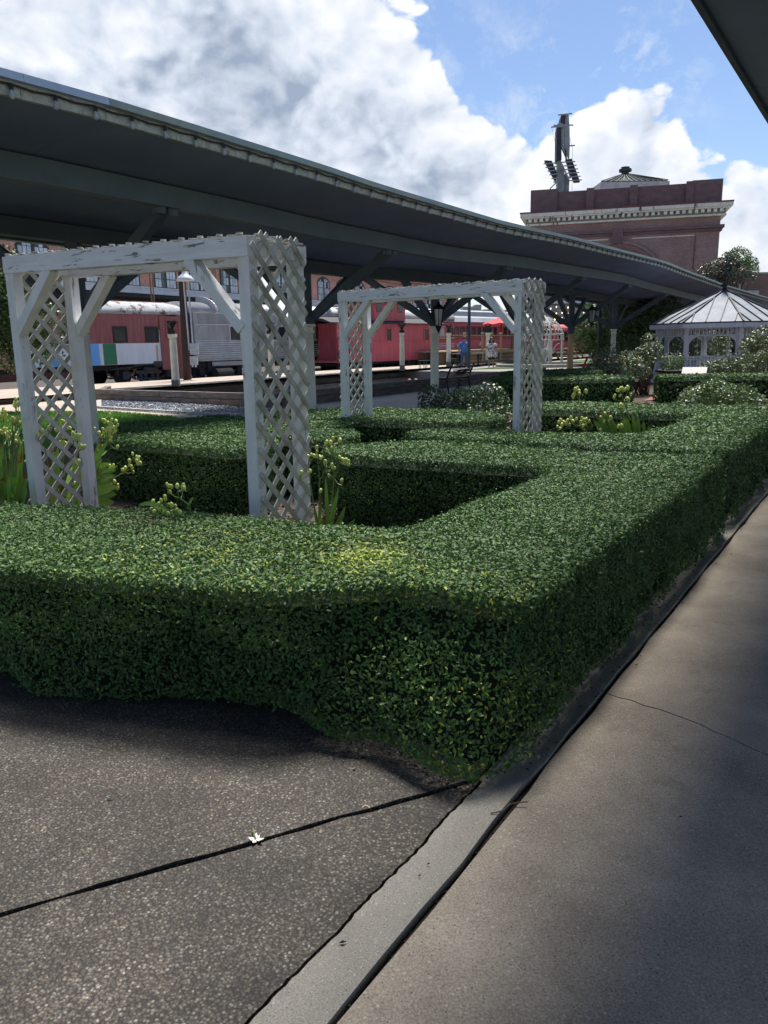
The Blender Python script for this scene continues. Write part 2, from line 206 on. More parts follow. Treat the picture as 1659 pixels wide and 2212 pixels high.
M = dict(
 white=mat('white_paint', (.82, .835, .85), (.70, .71, .71), 9, .6, stretch=(1, 1, .35), bump=.25, bscale=60, c3=(.30, .28, .25), s3=6, t3=(.60, .66), stretch3=(2.2, 2.2, .6)),
 whitebeam=mat('peeling_white_paint', (.82, .835, .85), (.70, .71, .72), 8, .65, stretch=(.35, .35, 3), bump=.35, bscale=26, c3=(.20, .19, .17), s3=4.5, t3=(.585, .625), stretch3=(1, 1, 6)),
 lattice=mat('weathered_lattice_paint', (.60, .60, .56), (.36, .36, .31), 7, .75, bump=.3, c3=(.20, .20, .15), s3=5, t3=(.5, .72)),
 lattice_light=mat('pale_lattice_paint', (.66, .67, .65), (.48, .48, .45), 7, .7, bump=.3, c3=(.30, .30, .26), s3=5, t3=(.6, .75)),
 cream=mat('cream_column_paint', (.88, .83, .64), (.76, .71, .55), 3, .6, c3=(.3, .26, .2), s3=7, t3=(.66, .72)),
 orange=mat('faded_orange_column_paint', (.52, .27, .08), (.60, .38, .18), 5, .6, stretch=(6, 6, .4), c3=(.65, .5, .3), s3=3, t3=(.5, .62), stretch3=(8, 8, .3)),
 yellowc=mat('yellowed_column_paint', (.55, .47, .25), (.44, .38, .22), 4, .6),
 dgreen=mat('dark_green_canopy_paint', (.095, .125, .145), (.07, .095, .11), 1.3, .75, bump=.1),
 dgreen2=mat('dark_green_beam_paint', (.115, .155, .165), (.09, .125, .138), 2.0, .6, bump=.1),
 dboard=mat('dark_underside_boards', (.19, .245, .36), (.155, .20, .30), .9, .8, bump=.1),
 fascia=mat('weathered_fascia_paint', (.50, .51, .42), (.34, .33, .27), 14, .8, bump=.4, c3=(.16, .15, .11), s3=9, t3=(.55, .72)),
 flash=mat('grey_green_roof_metal', (.30, .36, .33), (.24, .28, .27), 2, .5, metal=.1, c3=(.38, .38, .22), s3=2.5, t3=(.5, .68)),
 flash2=mat('new_galvanised_flashing', (.42, .46, .50), (.34, .37, .41), 3, .35, metal=.5),
 bulb=mat('dull_glass_bulb', (.40, .42, .42), None, 5, .2, spec=.8), black=mat('black_iron', (.016, .016, .018), None, 8, .45, bump=.15),
 blackr=mat('black_rubber_cable', (.02, .02, .02), None, 8, .6),
 walk=concmat('worn_concrete', (.36, .315, .26), (.21, .182, .150), (.125, .11, .092), (.46, .44, .40), 150),
 curb=concmat('pale_concrete_strip', (.27, .26, .235), (.19, .18, .16), (.12, .112, .10), (.42, .40, .37), 220, 75),
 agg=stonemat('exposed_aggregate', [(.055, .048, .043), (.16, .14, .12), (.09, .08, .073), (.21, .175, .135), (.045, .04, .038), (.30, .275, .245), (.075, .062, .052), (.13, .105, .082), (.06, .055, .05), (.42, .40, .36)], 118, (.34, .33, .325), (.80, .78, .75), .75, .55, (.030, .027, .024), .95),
 joint=mat('dark_joint_dirt', (.02, .017, .014), (.012, .01, .009), 40, .95, bump=.6),
 mulch=stonemat('bark_mulch', [(.09, .055, .04), (.14, .095, .075), (.07, .045, .035), (.19, .14, .11), (.11, .07, .05)], 42, (.7, .7, .7), (1.1, 1.1, 1.1), .95, .9, (.03, .02, .015), .8),
 gravel=stonemat('grey_gravel', [(.36, .39, .43), (.56, .59, .64), (.28, .31, .35), (.68, .70, .74), (.45, .48, .53)], 16, (.8, .8, .8), (1.05, 1.05, 1.05), .9, .9, (.08, .08, .09), .8),
 ballast=stonemat('track_ballast', [(.20, .19, .18), (.34, .33, .31), (.15, .14, .14), (.42, .40, .37)], 12, (.7, .7, .7), (1.05, 1.05, 1.05), .9, .9, (.06, .06, .06), .8),
 pave=mat('sand_coloured_paving', (.46, .385, .31), (.39, .325, .27), .8, .9, bump=.1),
 path=mat('pale_concrete_path', (.52, .50, .47), (.44, .42, .40), .7, .9, bump=.1),
 soil=mat('pit_soil', (.10, .085, .07), (.06, .05, .04), 2, .95),
 grassbase=mat('lawn_ground', (.07, .14, .025), (.05, .10, .02), 3, .95),
 bpath=brickmat('brick_path', (.32, .14, .10), (.24, .10, .08), (.2, .17, .15), 1.0, GA),
 timber=mat('dark_weathered_timber', (.22, .175, .155), (.12, .095, .085), 3, .9, bump=.6, stretch=(1, 1, 5), c3=(.27, .24, .23), s3=2.2, t3=(.55, .68)),
 stone=mat('old_stone_blocks', (.40, .34, .31), (.24, .20, .18), 2.2, .9, bump=.5, c3=(.38, .35, .32), s3=1.6, t3=(.58, .66)),
 pale=mat('pale_edging_stone', (.46, .44, .42), (.34, .32, .30), 5, .9),
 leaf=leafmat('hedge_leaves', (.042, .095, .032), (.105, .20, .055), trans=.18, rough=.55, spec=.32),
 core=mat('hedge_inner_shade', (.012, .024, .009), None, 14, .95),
 bushleaf=leafmat('azalea_leaves', (.04, .08, .035), (.10, .16, .06)),
 roseleaf=leafmat('rose_leaves', (.070, .11, .055), (.18, .23, .10), (.22, .13, .05)),
 treeleaf=leafmat('tree_leaves', (.035, .07, .028), (.10, .165, .045), (.30, .38, .05)),
 treered=leafmat('crape_myrtle_leaves', (.06, .065, .04), (.13, .14, .07), (.48, .13, .15)),
 lightleaf=leafmat('light_tree_leaves', (.08, .13, .05), (.20, .29, .10)),
 blade=mat('sword_leaf_green', (.34, .52, .10), (.20, .35, .07), 4, .45, c3=(.33, .36, .05), s3=2, t3=(.55, .7)), bladetip=mat('browned_leaf_tip', (.40, .16, .05), None, 6, .6),
 stem=mat('plant_stem', (.17, .24, .07), None, 6, .5), pod=mat('yellow_green_pod', (.62, .68, .20), (.48, .55, .14), 30, .4),
 twig=mat('brown_twig', (.10, .075, .055), None, 9, .9), bark=mat('dark_bark', (.045, .035, .03), None, 9, .95, bump=.5),
 petal=mat('white_petal', (.85, .85, .80), (.78, .77, .68), 20, .5),
 brick=brickmat('red_warehouse_brick', (.44, .20, .14), (.32, .13, .095), (.36, .28, .24), 1.0, math.atan2(.896, .443), (.17, .075, .055)),
 brick2=brickmat('terminal_brick', (.36, .215, .185), (.29, .17, .15), (.32, .26, .24), .5, math.atan2(-6, 23.1), (.19, .105, .09)),
 brick3=mat('dark_parapet_brick', (.20, .125, .125), (.145, .09, .095), 1.2, .9, stretch=(1, 1, 2), c3=(.20, .10, .08), s3=2, t3=(.62, .8)),
 brickbr=brickmat('brown_distant_brick', (.22, .13, .10), (.18, .105, .085), (.2, .15, .13), .8),
 cornice=mat('stained_cream_cornice', (.78, .74, .64), (.64, .60, .52), 1.2, .7, c3=(.16, .06, .04), s3=1.3, t3=(.60, .64), stretch3=(1.3, 1.3, .18)),
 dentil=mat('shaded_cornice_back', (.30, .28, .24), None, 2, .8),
 rust=mat('red_rusted_flashing', (.22, .08, .075), (.14, .055, .05), 2, .7),
 wframe=mat('dark_window_frame', (.025, .028, .032), None, 5, .5),
 glass=mat('pale_reflecting_pane', (.42, .46, .50), (.20, .23, .26), 1.0, .2, spec=.8), dglass=mat('dark_glass', (.018, .020, .024), (.030, .033, .038), 1.5, .15, spec=.7),
 awn=mat('white_shed_fascia', (.68, .70, .74), (.58, .60, .64), 2, .6), awnund=mat('shed_underside_shade', (.05, .055, .06), None, 2, .9),
 maroon=mat('faded_maroon_car_paint', (.32, .105, .10), (.24, .078, .076), 3, .65, stretch=(3, 3, .25), c3=(.33, .17, .16), s3=3, t3=(.5, .7), stretch3=(7, 7, .3)),
 cwhite=mat('patchy_white_car_paint', (.74, .77, .82), (.64, .67, .72), 1.3, .6, stretch=(2, 2, .4)),
 lblue=mat('sky_blue_stripe', (.16, .42, .86), (.15, .40, .82), 2, .55), green=mat('green_stripe', (.045, .20, .10), (.04, .18, .09), 2, .55), tan=mat('tan_mural_panel', (.46, .24, .13), None, 1.5, .65),
 mural=mat('mural_patches', (.60, .66, .70), (.12, .35, .55), 1.6, .6, lo=.45, hi=.5, c3=(.10, .22, .08), s3=1.5, t3=(.55, .58)),
 rustst=mat('rust_streak', (.42, .30, .16), (.5, .42, .30), 12, .8),
 peelroof=mat('peeling_silver_roof', (.42, .43, .45), (.34, .35, .36), 2.5, .6, bump=.5, c3=(.13, .095, .085), s3=2.2, t3=(.535, .57)),
 steel=mat('stainless_steel', (.44, .44, .44), (.32, .315, .315), 2.2, .5, metal=.25, stretch=(1, 1, .3), bump=.05, c3=(.14, .12, .12), s3=.9, t3=(.60, .85)),
 steel2=mat('bright_stainless_ribs', (.62, .62, .62), (.48, .48, .48), 2, .4, metal=.3),
 dsteel=mat('stainless_maroon_reflection', (.14, .10, .11), (.10, .07, .08), 2, .35, metal=.5),  # dsteel: darker maroon reflection put into the steel colour
 under=mat('grimy_underframe', (.030, .031, .034), (.018, .018, .02), 5, .75, bump=.4), truck=mat('grey_truck_iron', (.060, .062, .068), (.035, .036, .04), 5, .6, bump=.4),
 cred=mat('faded_red_caboose_paint', (.56, .115, .135), (.48, .095, .115), 2, .6, stretch=(2, 2, .4), c3=(.64, .18, .20), s3=2, t3=(.52, .75), stretch3=(4, 4, .3)),
 coach=mat('dull_red_coach_paint', (.40, .095, .11), (.33, .075, .09), 2, .6, c3=(.36, .10, .11), s3=1.5, t3=(.5, .7)), coachd=mat('coach_red_posts', (.26, .05, .06), None, 2, .6),
 silver=mat('silver_coach_roof', (.38, .39, .41), (.30, .31, .33), 1.3, .5, metal=.15), croof=mat('dark_caboose_roof', (.05, .05, .055), None, 3, .7),
 plate=mat('grey_number_plate', (.40, .40, .40), None, 5, .5), lettering=mat('white_lettering', (.72, .70, .66), None, 5, .6),
 pole=mat('tarred_utility_pole', (.055, .038, .034), None, 6, .9), conduit=mat('white_conduit', (.55, .58, .62), None, 4, .5), rconduit=mat('rusty_conduit', (.36, .2, .1), None, 4, .7),
 boxm=mat('grey_meter_box', (.42, .47, .53), None, 4, .5, c3=(.3, .18, .1), s3=5, t3=(.6, .7)),
 deck=mat('deck_planks', (.34, .22, .12), (.25, .16, .09), 4, .8, stretch=(1, 1, 6), bump=.3), deckl=mat('new_deck_timber', (.50, .36, .20), (.40, .28, .15), 4, .8, bump=.2), deckd=mat('brown_deck_wall', (.20, .135, .09), (.15, .10, .065), 4, .8, stretch=(1, 1, 6)),
 umb=mat('red_umbrella_cloth', (.70, .055, .065), (.6, .045, .055), 3, .7, bump=.05), gpole=mat('dark_teal_pole', (.045, .060, .075), None, 4, .5), teal=mat('teal_cast_iron', (.06, .14, .13), None, 5, .5),
 wire=mat('white_wire_iron', (.78, .78, .75), (.66, .64, .55), 6, .5), water=mat('white_water', (.80, .83, .86), None, 20, .2, spec=.8), pool=mat('pool_water', (.10, .12, .11), None, 3, .08, spec=.8), rim=mat('fountain_rim', (.42, .40, .37), None, 2, .8),
 gwhite=mat('gazebo_white_paint', (.72, .76, .84), (.62, .66, .73), 4, .6), groof=mat('grey_metal_roof', (.30, .33, .36), (.23, .25, .28), 3, .65, metal=.0, spec=.25, bump=.1), gseam=mat('dark_roof_seam', (.04, .045, .055), None, 4, .6),
 wood=mat('bench_wood', (.40, .17, .08), (.3, .12, .055), 8, .5), plaque=mat('plaque_plate', (.30, .26, .27), (.24, .20, .22), 5, .45), planter=mat('dark_planter', (.035, .035, .045), None, 5, .4),
 blue=mat('blue_cotton', (.10, .26, .66), None, 7, .85), denim=mat('denim', (.075, .13, .24), (.05, .09, .18), 8, .9), skin=mat('skin', (.50, .28, .20), None, 5, .55, bump=0), hair=mat('dark_hair', (.035, .018, .012), None, 20, .6),
 dress=mat('white_floral_cotton', (.80, .72, .72), (.80, .72, .72), 9, .85, c3=(.10, .06, .09), s3=9, t3=(.54, .57), bump=0), shorts=mat('black_cotton', (.015, .015, .02), None, 6, .9), cap=mat('navy_cap', (.03, .05, .10), None, 6, .8),
 signm=mat('sign_lattice_grey', (.36, .38, .39), (.26, .28, .29), 1.5, .6, c3=(.22, .16, .13), s3=1.2, t3=(.55, .7)), signd=mat('sign_dark_face', (.045, .05, .065), None, 1.5, .7),
 copper=mat('green_grey_roof_copper', (.085, .11, .10), (.065, .085, .078), 2, .85, spec=.15), concw=mat('white_base_wall', (.6, .6, .58), None, 1, .8),
 farroof=mat('pale_flat_roof', (.40, .39, .37), (.30, .29, .28), .5, .8), hvac=mat('galvanised_unit', (.36, .40, .42), None, 1, .5, metal=.3), farwall=mat('distant_cream_wall', (.44, .38, .32), None, .4, .9), fardark=mat('dark_shed_front', (.03, .032, .034), None, 1, .9),
 lit=emit('warm_lit_bulb', (1.0, .62, .25), 1.6), asphalt=mat('grey_plaza_paving', (.30, .28, .26), (.24, .22, .21), .6, .9), pink=mat('pink_scrap', (.6, .35, .33), None, 5, .6), redtab=mat('red_picnic_paint', (.55, .08, .08), None, 3, .6),
 bluecup=mat('bright_blue_plastic', (.05, .12, .7), None, 3, .5), orangep=mat('orange_plastic', (.8, .3, .04), None, 3, .5),
)
# ------------------------------------------------------------------ mesh helpers
C = S.collection.objects
def basis(d, up=None):
    d = Vector(d).normalized(); up = Vector(up or (0, 0, 1))
    if abs(d.dot(up.normalized())) > .985: up = Vector((0, 1, 0)) if abs(d.y) < .9 else Vector((1, 0, 0))
    y = up.cross(d).normalized(); z = d.cross(y).normalized()
    return d, y, z
class MB:
    def __init__(s): s.v = []; s.f = []
    def add(s, vs, fs):
        n = len(s.v); s.v += [tuple(x) for x in vs]; s.f += [tuple(i+n for i in q) for q in fs]; return s
    def box(s, c, d, rz=0.0, M_=None):
        x, y, z = (q/2 for q in d); c = Vector(c); ca, sa = math.cos(rz), math.sin(rz); vs = []
        for k in (-z, z):
            for a, b in ((-x, -y), (x, -y), (x, y), (-x, y)):
                p = Vector((a*ca-b*sa, a*sa+b*ca, k)) if M_ is None else M_ @ Vector((a, b, k))
                vs.append(c+p)
        return s.add(vs, [(3, 2, 1, 0), (4, 5, 6, 7), (0, 1, 5, 4), (1, 2, 6, 5), (2, 3, 7, 6), (3, 0, 4, 7)])
    def bar(s, a, b, w, h, up=None):
        a, b = Vector(a), Vector(b); d, y, z = basis(b-a, up); vs = []
        for p in (a, b):
            for i, j in ((-1, -1), (1, -1), (1, 1), (-1, 1)): vs.append(p+y*(w/2*i)+z*(h/2*j))
        return s.add(vs, [(3, 2, 1, 0), (4, 5, 6, 7), (0, 1, 5, 4), (1, 2, 6, 5), (2, 3, 7, 6), (3, 0, 4, 7)])
    def tube(s, pts, r, n=6, cap=True):
        pts = [Vector(p) for p in pts]; k = len(pts); rr = r if isinstance(r, (list, tuple)) else [r]*k; vs = []; fs = []
        for i, p in enumerate(pts):
            d = pts[min(i+1, k-1)]-pts[max(i-1, 0)]; _, y, z = basis(d if d.length > 1e-6 else (0, 0, 1))
            for j in range(n):
                a = 2*math.pi*j/n; vs.append(p+y*(math.cos(a)*rr[i])+z*(math.sin(a)*rr[i]))
        for i in range(k-1):
            for j in range(n): fs.append((i*n+j, i*n+(j+1) % n, (i+1)*n+(j+1) % n, (i+1)*n+j))
        if cap: fs.append(tuple(range(n-1, -1, -1))); fs.append(tuple((k-1)*n+j for j in range(n)))
        return s.add(vs, fs)
    def lathe(s, c, prof, n=16, cap=True):
        c = Vector(c); vs = []; fs = []
        for r, z in prof:
            for j in range(n): a = 2*math.pi*(j+.5)/n; vs.append(c+Vector((r*math.cos(a), r*math.sin(a), z)))
        k = len(prof)
        for i in range(k-1):
            for j in range(n): fs.append((i*n+j, i*n+(j+1) % n, (i+1)*n+(j+1) % n, (i+1)*n+j))
        if cap: fs.append(tuple(range(n-1, -1, -1))); fs.append(tuple((k-1)*n+j for j in range(n)))
        return s.add(vs, fs)
    def prism(s, poly, z0, z1):
        n = len(poly); vs = [(p[0], p[1], z0) for p in poly]+[(p[0], p[1], z1) for p in poly]
        fs = [tuple(range(n-1, -1, -1)), tuple(range(n, 2*n))]+[(i, (i+1) % n, n+(i+1) % n, n+i) for i in range(n)]
        return s.add(vs, fs)
    def extrude(s, prof, a, ex, ey, ez, ln):
        """profile (y,z) in the plane ey,ez swept along ex by ln from a"""
        a = Vector(a); ex, ey, ez = Vector(ex), Vector(ey), Vector(ez); n = len(prof)
        vs = [a+ey*y+ez*z for y, z in prof]+[a+ex*ln+ey*y+ez*z for y, z in prof]
        fs = [tuple(range(n-1, -1, -1)), tuple(range(n, 2*n))]+[(i, (i+1) % n, n+(i+1) % n, n+i) for i in range(n)]
        return s.add(vs, fs)
    def quad(s, a, b, c, d): return s.add([a, b, c, d], [(0, 1, 2, 3)])
    def ball(s, c, r, n=8, m=6, sq=(1, 1, 1)):
        c = Vector(c); vs = [c+Vector((0, 0, -r*sq[2]))]; fs = []
        for i in range(1, m):
            t = -math.pi/2+math.pi*i/m
            for j in range(n): a = 2*math.pi*j/n; vs.append(c+Vector((r*sq[0]*math.cos(t)*math.cos(a), r*sq[1]*math.cos(t)*math.sin(a), r*sq[2]*math.sin(t))))
        vs.append(c+Vector((0, 0, r*sq[2]))); T = len(vs)-1
        for j in range(n): fs.append((0, 1+(j+1) % n, 1+j)); fs.append((T, 1+(m-2)*n+j, 1+(m-2)*n+(j+1) % n))
        for i in range(m-2):
            for j in range(n): a = 1+i*n+j; b = 1+i*n+(j+1) % n; fs.append((a, b, b+n, a+n))
        return s.add(vs, fs)
    def build(s, name, m, parent=None, world=True, smooth=False, **pr):
        me = bpy.data.meshes.new(name); vs = s.v
        root = parent
        while root is not None and root.parent is not None: root = root.parent
        if world and root is not None:
            inv = root_m(root).inverted(); vs = [inv @ Vector(v) for v in vs]
        me.from_pydata([tuple(v) for v in vs], [], s.f); me.materials.append(M[m] if isinstance(m, str) else m)
        if smooth: me.polygons.foreach_set('use_smooth', [True]*len(me.polygons))
        o = bpy.data.objects.new(name, me); C.link(o)
        if parent: o.parent = parent
        for k, q in pr.items(): o[k] = q
        return o
def root_m(r): return Matrix.Translation(r.location) @ r.rotation_euler.to_matrix().to_4x4()
def thing(name, label, cat, loc=(0, 0, 0), rz=0.0, group=None):
    o = bpy.data.objects.new(name, None); C.link(o); o.location = loc; o.rotation_euler = (0, 0, rz); o.empty_display_size = .2
    o['label'] = label; o['category'] = cat
    if group: o['group'] = group
    return o
def tag(o, label, cat, group=None, kind=None):
    if label: o['label'] = label
    if cat: o['category'] = cat
    if group: o['group'] = group
    if kind: o['kind'] = kind
    return o
UNIT = {}
def unit(m, shape='box'):
    k = (m, shape)
    if k not in UNIT:
        b = MB()
        if shape == 'box': b.box((0, 0, 0), (1, 1, 1))
        elif shape == 'pod': b.ball((0, 0, 0), 1, 8, 6, (1, 1, 1.45))
        elif shape == 'bulb': b.lathe((0, 0, 0), [(.25, .5), (.28, .1), (.5, -.4), (.4, -.8), (.1, -1)], 8)
        me = bpy.data.meshes.new(m+'_'+shape); me.from_pydata(b.v, [], b.f); me.materials.append(M[m])
        if shape != 'box': me.polygons.foreach_set('use_smooth', [True]*len(me.polygons))
        UNIT[k] = me
    return UNIT[k]
def piece(name, m, parent, mw, shape='box', world=True):
    """one small part sharing a unit mesh, placed by a world matrix"""
    o = bpy.data.objects.new(name, unit(m, shape)); C.link(o); o.parent = parent
    root = parent
    while root.parent is not None: root = root.parent
    o.matrix_basis = root_m(root).inverted() @ mw if world else mw
    return o
def stick(name, m, parent, a, b, w, h, up=None, world=True):
    a, b = Vector(a), Vector(b); d, y, z = basis(b-a, up); ln = (b-a).length
    mw = Matrix(((d.x*ln, y.x*w, z.x*h, (a.x+b.x)/2), (d.y*ln, y.y*w, z.y*h, (a.y+b.y)/2), (d.z*ln, y.z*w, z.z*h, (a.z+b.z)/2), (0, 0, 0, 1)))
    return piece(name, m, parent, mw, 'box', world)
def copy_tree(o, parent=None):
    c = o.copy(); C.link(c); c.parent = parent
    for ch in list(o.children): copy_tree(ch, c)
    return c
def struct(name, mb, m, kind='structure'):
    o = mb.build(name, m); o['kind'] = kind; return o
def text(name, s, m, parent, loc, rot, size, world=True):
    cu = bpy.data.curves.new(name, 'FONT'); cu.body = s; cu.size = size; cu.extrude = .004; cu.align_x = 'CENTER'; cu.align_y = 'CENTER'
    t = bpy.data.objects.new(name, cu); C.link(t); bpy.context.view_layer.update()
    me = bpy.data.meshes.new_from_object(t.evaluated_get(bpy.context.evaluated_depsgraph_get())); bpy.data.objects.remove(t)
    me.materials.clear(); me.materials.append(M[m]); o = bpy.data.objects.new(name, me); C.link(o); o.parent = parent
    o.location = loc; o.rotation_euler = rot; return o
# ---- foliage (numpy)
def leaves(name, P, Nr, size, m, parent=None, tint=None, spread=.8, aspect=.45, four=False, root=None):
    """leaf-sized faces at points P, roughly facing Nr"""
    n = len(P); rd = rng.normal(size=(n, 3)); nn = Nr+spread*rd; nn /= np.linalg.norm(nn, axis=1)[:, None]
    a = np.cross(nn, rng.normal(size=(n, 3))); a /= np.linalg.norm(a, axis=1)[:, None]; b = np.cross(nn, a)
    sz = np.asarray(size)*rng.uniform(.7, 1.25, n); l = sz[:, None]; w = l*aspect
    if four:
        vs = np.stack([P-a*l*.5, P-a*l*.12+b*w*.5+nn*l*.07, P+a*l*.22+b*w*.42+nn*l*.06, P+a*l*.55, P+a*l*.22-b*w*.42+nn*l*.06, P-a*l*.12-b*w*.5+nn*l*.07], 1); k = 6
        fi = np.array([[0, 1, 5], [1, 2, 4], [1, 4, 5], [2, 3, 4]])
    else:
        vs = np.stack([P-a*l*.5, P+b*w*.5+nn*l*.07, P+a*l*.5, P-b*w*.5+nn*l*.07], 1); k = 4; fi = np.array([[0, 1, 3], [1, 2, 3]])
    F = (np.arange(n)[:, None, None]*k+fi[None]).reshape(-1, 3); V = vs.reshape(-1, 3)
    if root is not None: V = V-np.array(root.location)
    me = bpy.data.meshes.new(name); me.vertices.add(len(V)); me.vertices.foreach_set('co', V.astype(np.float32).ravel())
    me.loops.add(F.size); me.loops.foreach_set('vertex_index', F.astype(np.int32).ravel())
    me.polygons.add(len(F)); me.polygons.foreach_set('loop_start', np.arange(0, F.size, 3, dtype=np.int32)); me.polygons.foreach_set('loop_total', np.full(len(F), 3, np.int32))
    me.update(); me.materials.append(M[m])
    at_ = me.attributes.new('tint', 'FLOAT', 'POINT')
    if tint is None: tint = rng.uniform(0, .8, n)
    at_.data.foreach_set('value', np.repeat(tint, k).astype(np.float32))
    o = bpy.data.objects.new(name, me); C.link(o)
    if parent: o.parent = parent
    return o
NLEAF = [0]
def hash_noise(P, f, seed=0):
    """cheap smooth noise: sum of sines"""
    r = np.random.default_rng(seed); v = np.zeros(len(P))
    for i in range(6):
        k = r.normal(size=3); k *= f*(1+.5*i)/np.linalg.norm(k); v += np.sin(P@k+r.uniform(0, 6.28))/(1+.4*i)
    return v/2.2
def hedge(label, poly, h=.65, dens=1.0, accent=None, rnd=.09, dist_lod=True, seed=0, zf=None, bulge=None, extra=1.0):
    """poly: world XY corners, counter-clockwise"""
    poly = [Vector((p[0], p[1])) for p in poly]; cx = sum((p for p in poly), Vector((0, 0)))/len(poly)
    area = sum(poly[i].x*poly[(i+1) % len(poly)].y-poly[(i+1) % len(poly)].x*poly[i].y for i in range(len(poly)))/2
    if area < 0: poly = poly[::-1]; area = -area
    for lvl, rm in ((0, .22), (1, .09)):          # clipped corners are softly rounded
        q = []
        for i, p in enumerate(poly):
            a, b_ = poly[i-1], poly[(i+1) % len(poly)]; da, db = (a-p), (b_-p); ra = min(rm, da.length*.3); rb = min(rm, db.length*.3)
            p0, p2 = p+da.normalized()*ra, p+db.normalized()*rb; q += [p0, p2] if lvl else [p0, (p0+p2)/4+p/2, p2]
        poly = q
    root = thing('hedge', label, 'hedge', (cx.x, cx.y, 0))
    A = np.array([tuple(p) for p in poly]); B = np.roll(A, -1, 0); D = B-A; Ln = np.linalg.norm(D, axis=1); T = D/Ln[:, None]; Nn = np.stack([T[:, 1], -T[:, 0]], 1)
    def inside(Q):
        c = np.zeros(len(Q), bool)
        for a, b in zip(A, B):
            cond = ((a[1] > Q[:, 1]) != (b[1] > Q[:, 1])); x = (b[0]-a[0])*(Q[:, 1]-a[1])/(b[1]-a[1]+1e-12)+a[0]; c ^= cond & (Q[:, 0] < x)
        return c
    def bdist(Q):
        best = np.full(len(Q), 9e9); bn = np.zeros((len(Q), 2))
        for a, b, t, l, nn in zip(A, B, T, Ln, Nn):
            u = np.clip((Q-a)@t, 0, l); d = np.linalg.norm(Q-a-u[:, None]*t, axis=1); k = d < best; best[k] = d[k]; bn[k] = nn
        return best, bn
    def lod(d): return np.maximum(.0215, .0043*d)
    Pp = []; Nrm = []; Sz = []
    def put(Q, Z, nr):
        d = np.hypot(Q[:, 0], Q[:, 1]); s = lod(d); Pp.append(np.column_stack([Q, Z])); Nrm.append(nr); Sz.append(s)
    s0 = lod(max(1.5, min(math.hypot(*a) for a in A))); base = 1.75/(s0*s0*.42)*dens*extra
    # top
    mn, mx_ = A.min(0), A.max(0); ntry = int(base*(mx_[0]-mn[0])*(mx_[1]-mn[1])); Q = rng.uniform(mn, mx_, (ntry, 2)); Q = Q[inside(Q)]
    d = np.hypot(Q[:, 0], Q[:, 1]); keep = rng.uniform(size=len(Q)) < (s0/lod(d))**2; Q = Q[keep]
    bd, bn = bdist(Q); k = np.clip(1-bd/rnd, 0, 1); Z = h-rnd*(1-np.sqrt(1-k*k)); nr = np.column_stack([bn*k[:, None], np.sqrt(1-k*k)]); put(Q, Z, nr)
    # sides
    for a, t, l, nn in zip(A, T, Ln, Nn):
        n = int(base*l*h); u = rng.uniform(0, l, n); z = rng.uniform(.0, h-.02, n); Q = a+u[:, None]*t; d = np.hypot(Q[:, 0], Q[:, 1]); kp = rng.uniform(size=n) < (s0/lod(d))**2
        Q, z, u = Q[kp], z[kp], u[kp]
        k = np.clip((z-(h-rnd))/rnd, 0, 1); Q = Q-nn*(rnd*(1-np.sqrt(1-k*k)))[:, None]
        kb = np.clip(1-z/.12, 0, 1); Q = Q-nn*(kb*kb*.09)[:, None]
        put(Q, z, np.column_stack([np.tile(nn, (len(Q), 1))*np.sqrt(1-k*k*.8)[:, None], k*.9]))
    # ragged rim where the clipped top meets the sides
    for a, t, l, nn in zip(A, T, Ln, Nn):
        n = int(base*l*.13); u = rng.uniform(0, l, n); Q = a+u[:, None]*t-nn*np.abs(rng.normal(0, .045, n))[:, None]; d = np.hypot(Q[:, 0], Q[:, 1]); kp = rng.uniform(size=n) < (s0/lod(d))**2; Q = Q[kp]
        put(Q, h-np.abs(rng.normal(.0, .04, len(Q)))+.004, np.column_stack([np.tile(nn, (len(Q), 1))*rng.uniform(.1, .9, (len(Q), 1)), rng.uniform(.3, 1, len(Q))]))
    P = np.concatenate(Pp); Nr = np.concatenate(Nrm); Sz = np.concatenate(Sz)
    w1 = hash_noise(P, 3.1, seed+1); w2 = hash_noise(P, 11, seed+2)
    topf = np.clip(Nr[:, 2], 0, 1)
    off = (.026*w1+.020*w2)*(1-.62*topf)-np.abs(rng.normal(0, .016, len(P)))*(1.35-.7*topf)+.006
    low = np.clip(1-P[:, 2]/.30, 0, 1)*(1-topf); off = off+low*(.045*hash_noise(P, 7, seed+4)+.03*hash_noise(P, 19, seed+6)+.03)
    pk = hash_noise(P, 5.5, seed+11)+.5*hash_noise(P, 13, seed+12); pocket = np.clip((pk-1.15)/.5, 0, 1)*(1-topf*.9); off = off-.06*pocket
    P = P+Nr*off[:, None]; P[:, 2] = np.maximum(P[:, 2], .012)
    if bulge: P = bulge(P)
    shoot = rng.uniform(size=len(P)) < .02; off2 = rng.uniform(.01, .045, len(P))*shoot; P = P+Nr*off2[:, None]
    tint = np.clip(rng.normal(.36, .2, len(P))+.12*w1+.06*w2+.14*(topf-.4)+.10*hash_noise(P, 1.3, seed+20)-.25*pocket, 0, .78)  # lighter tint on top, darker in pockets: light and shade put into leaf colour
    kk = rng.uniform(size=len(P)) > pocket*.6; P, Nr, Sz, tint = P[kk], Nr[kk], Sz[kk], tint[kk]
    if accent is not None:
        yv = accent(P); k = rng.uniform(size=len(P)) < yv; tint[k] = rng.uniform(.85, 1, k.sum())
    k = rng.uniform(size=len(P)) < .012; tint[k] = rng.uniform(.8, .97, k.sum())
    near = np.hypot(P[:, 0], P[:, 1]) < 4.2
    NLEAF[0] += len(P)
    if near.sum() > 50: tag(leaves('foliage', P[near], Nr[near], Sz[near], 'leaf', root, tint[near], .62, .44, True, root), None, None, None, 'stuff')
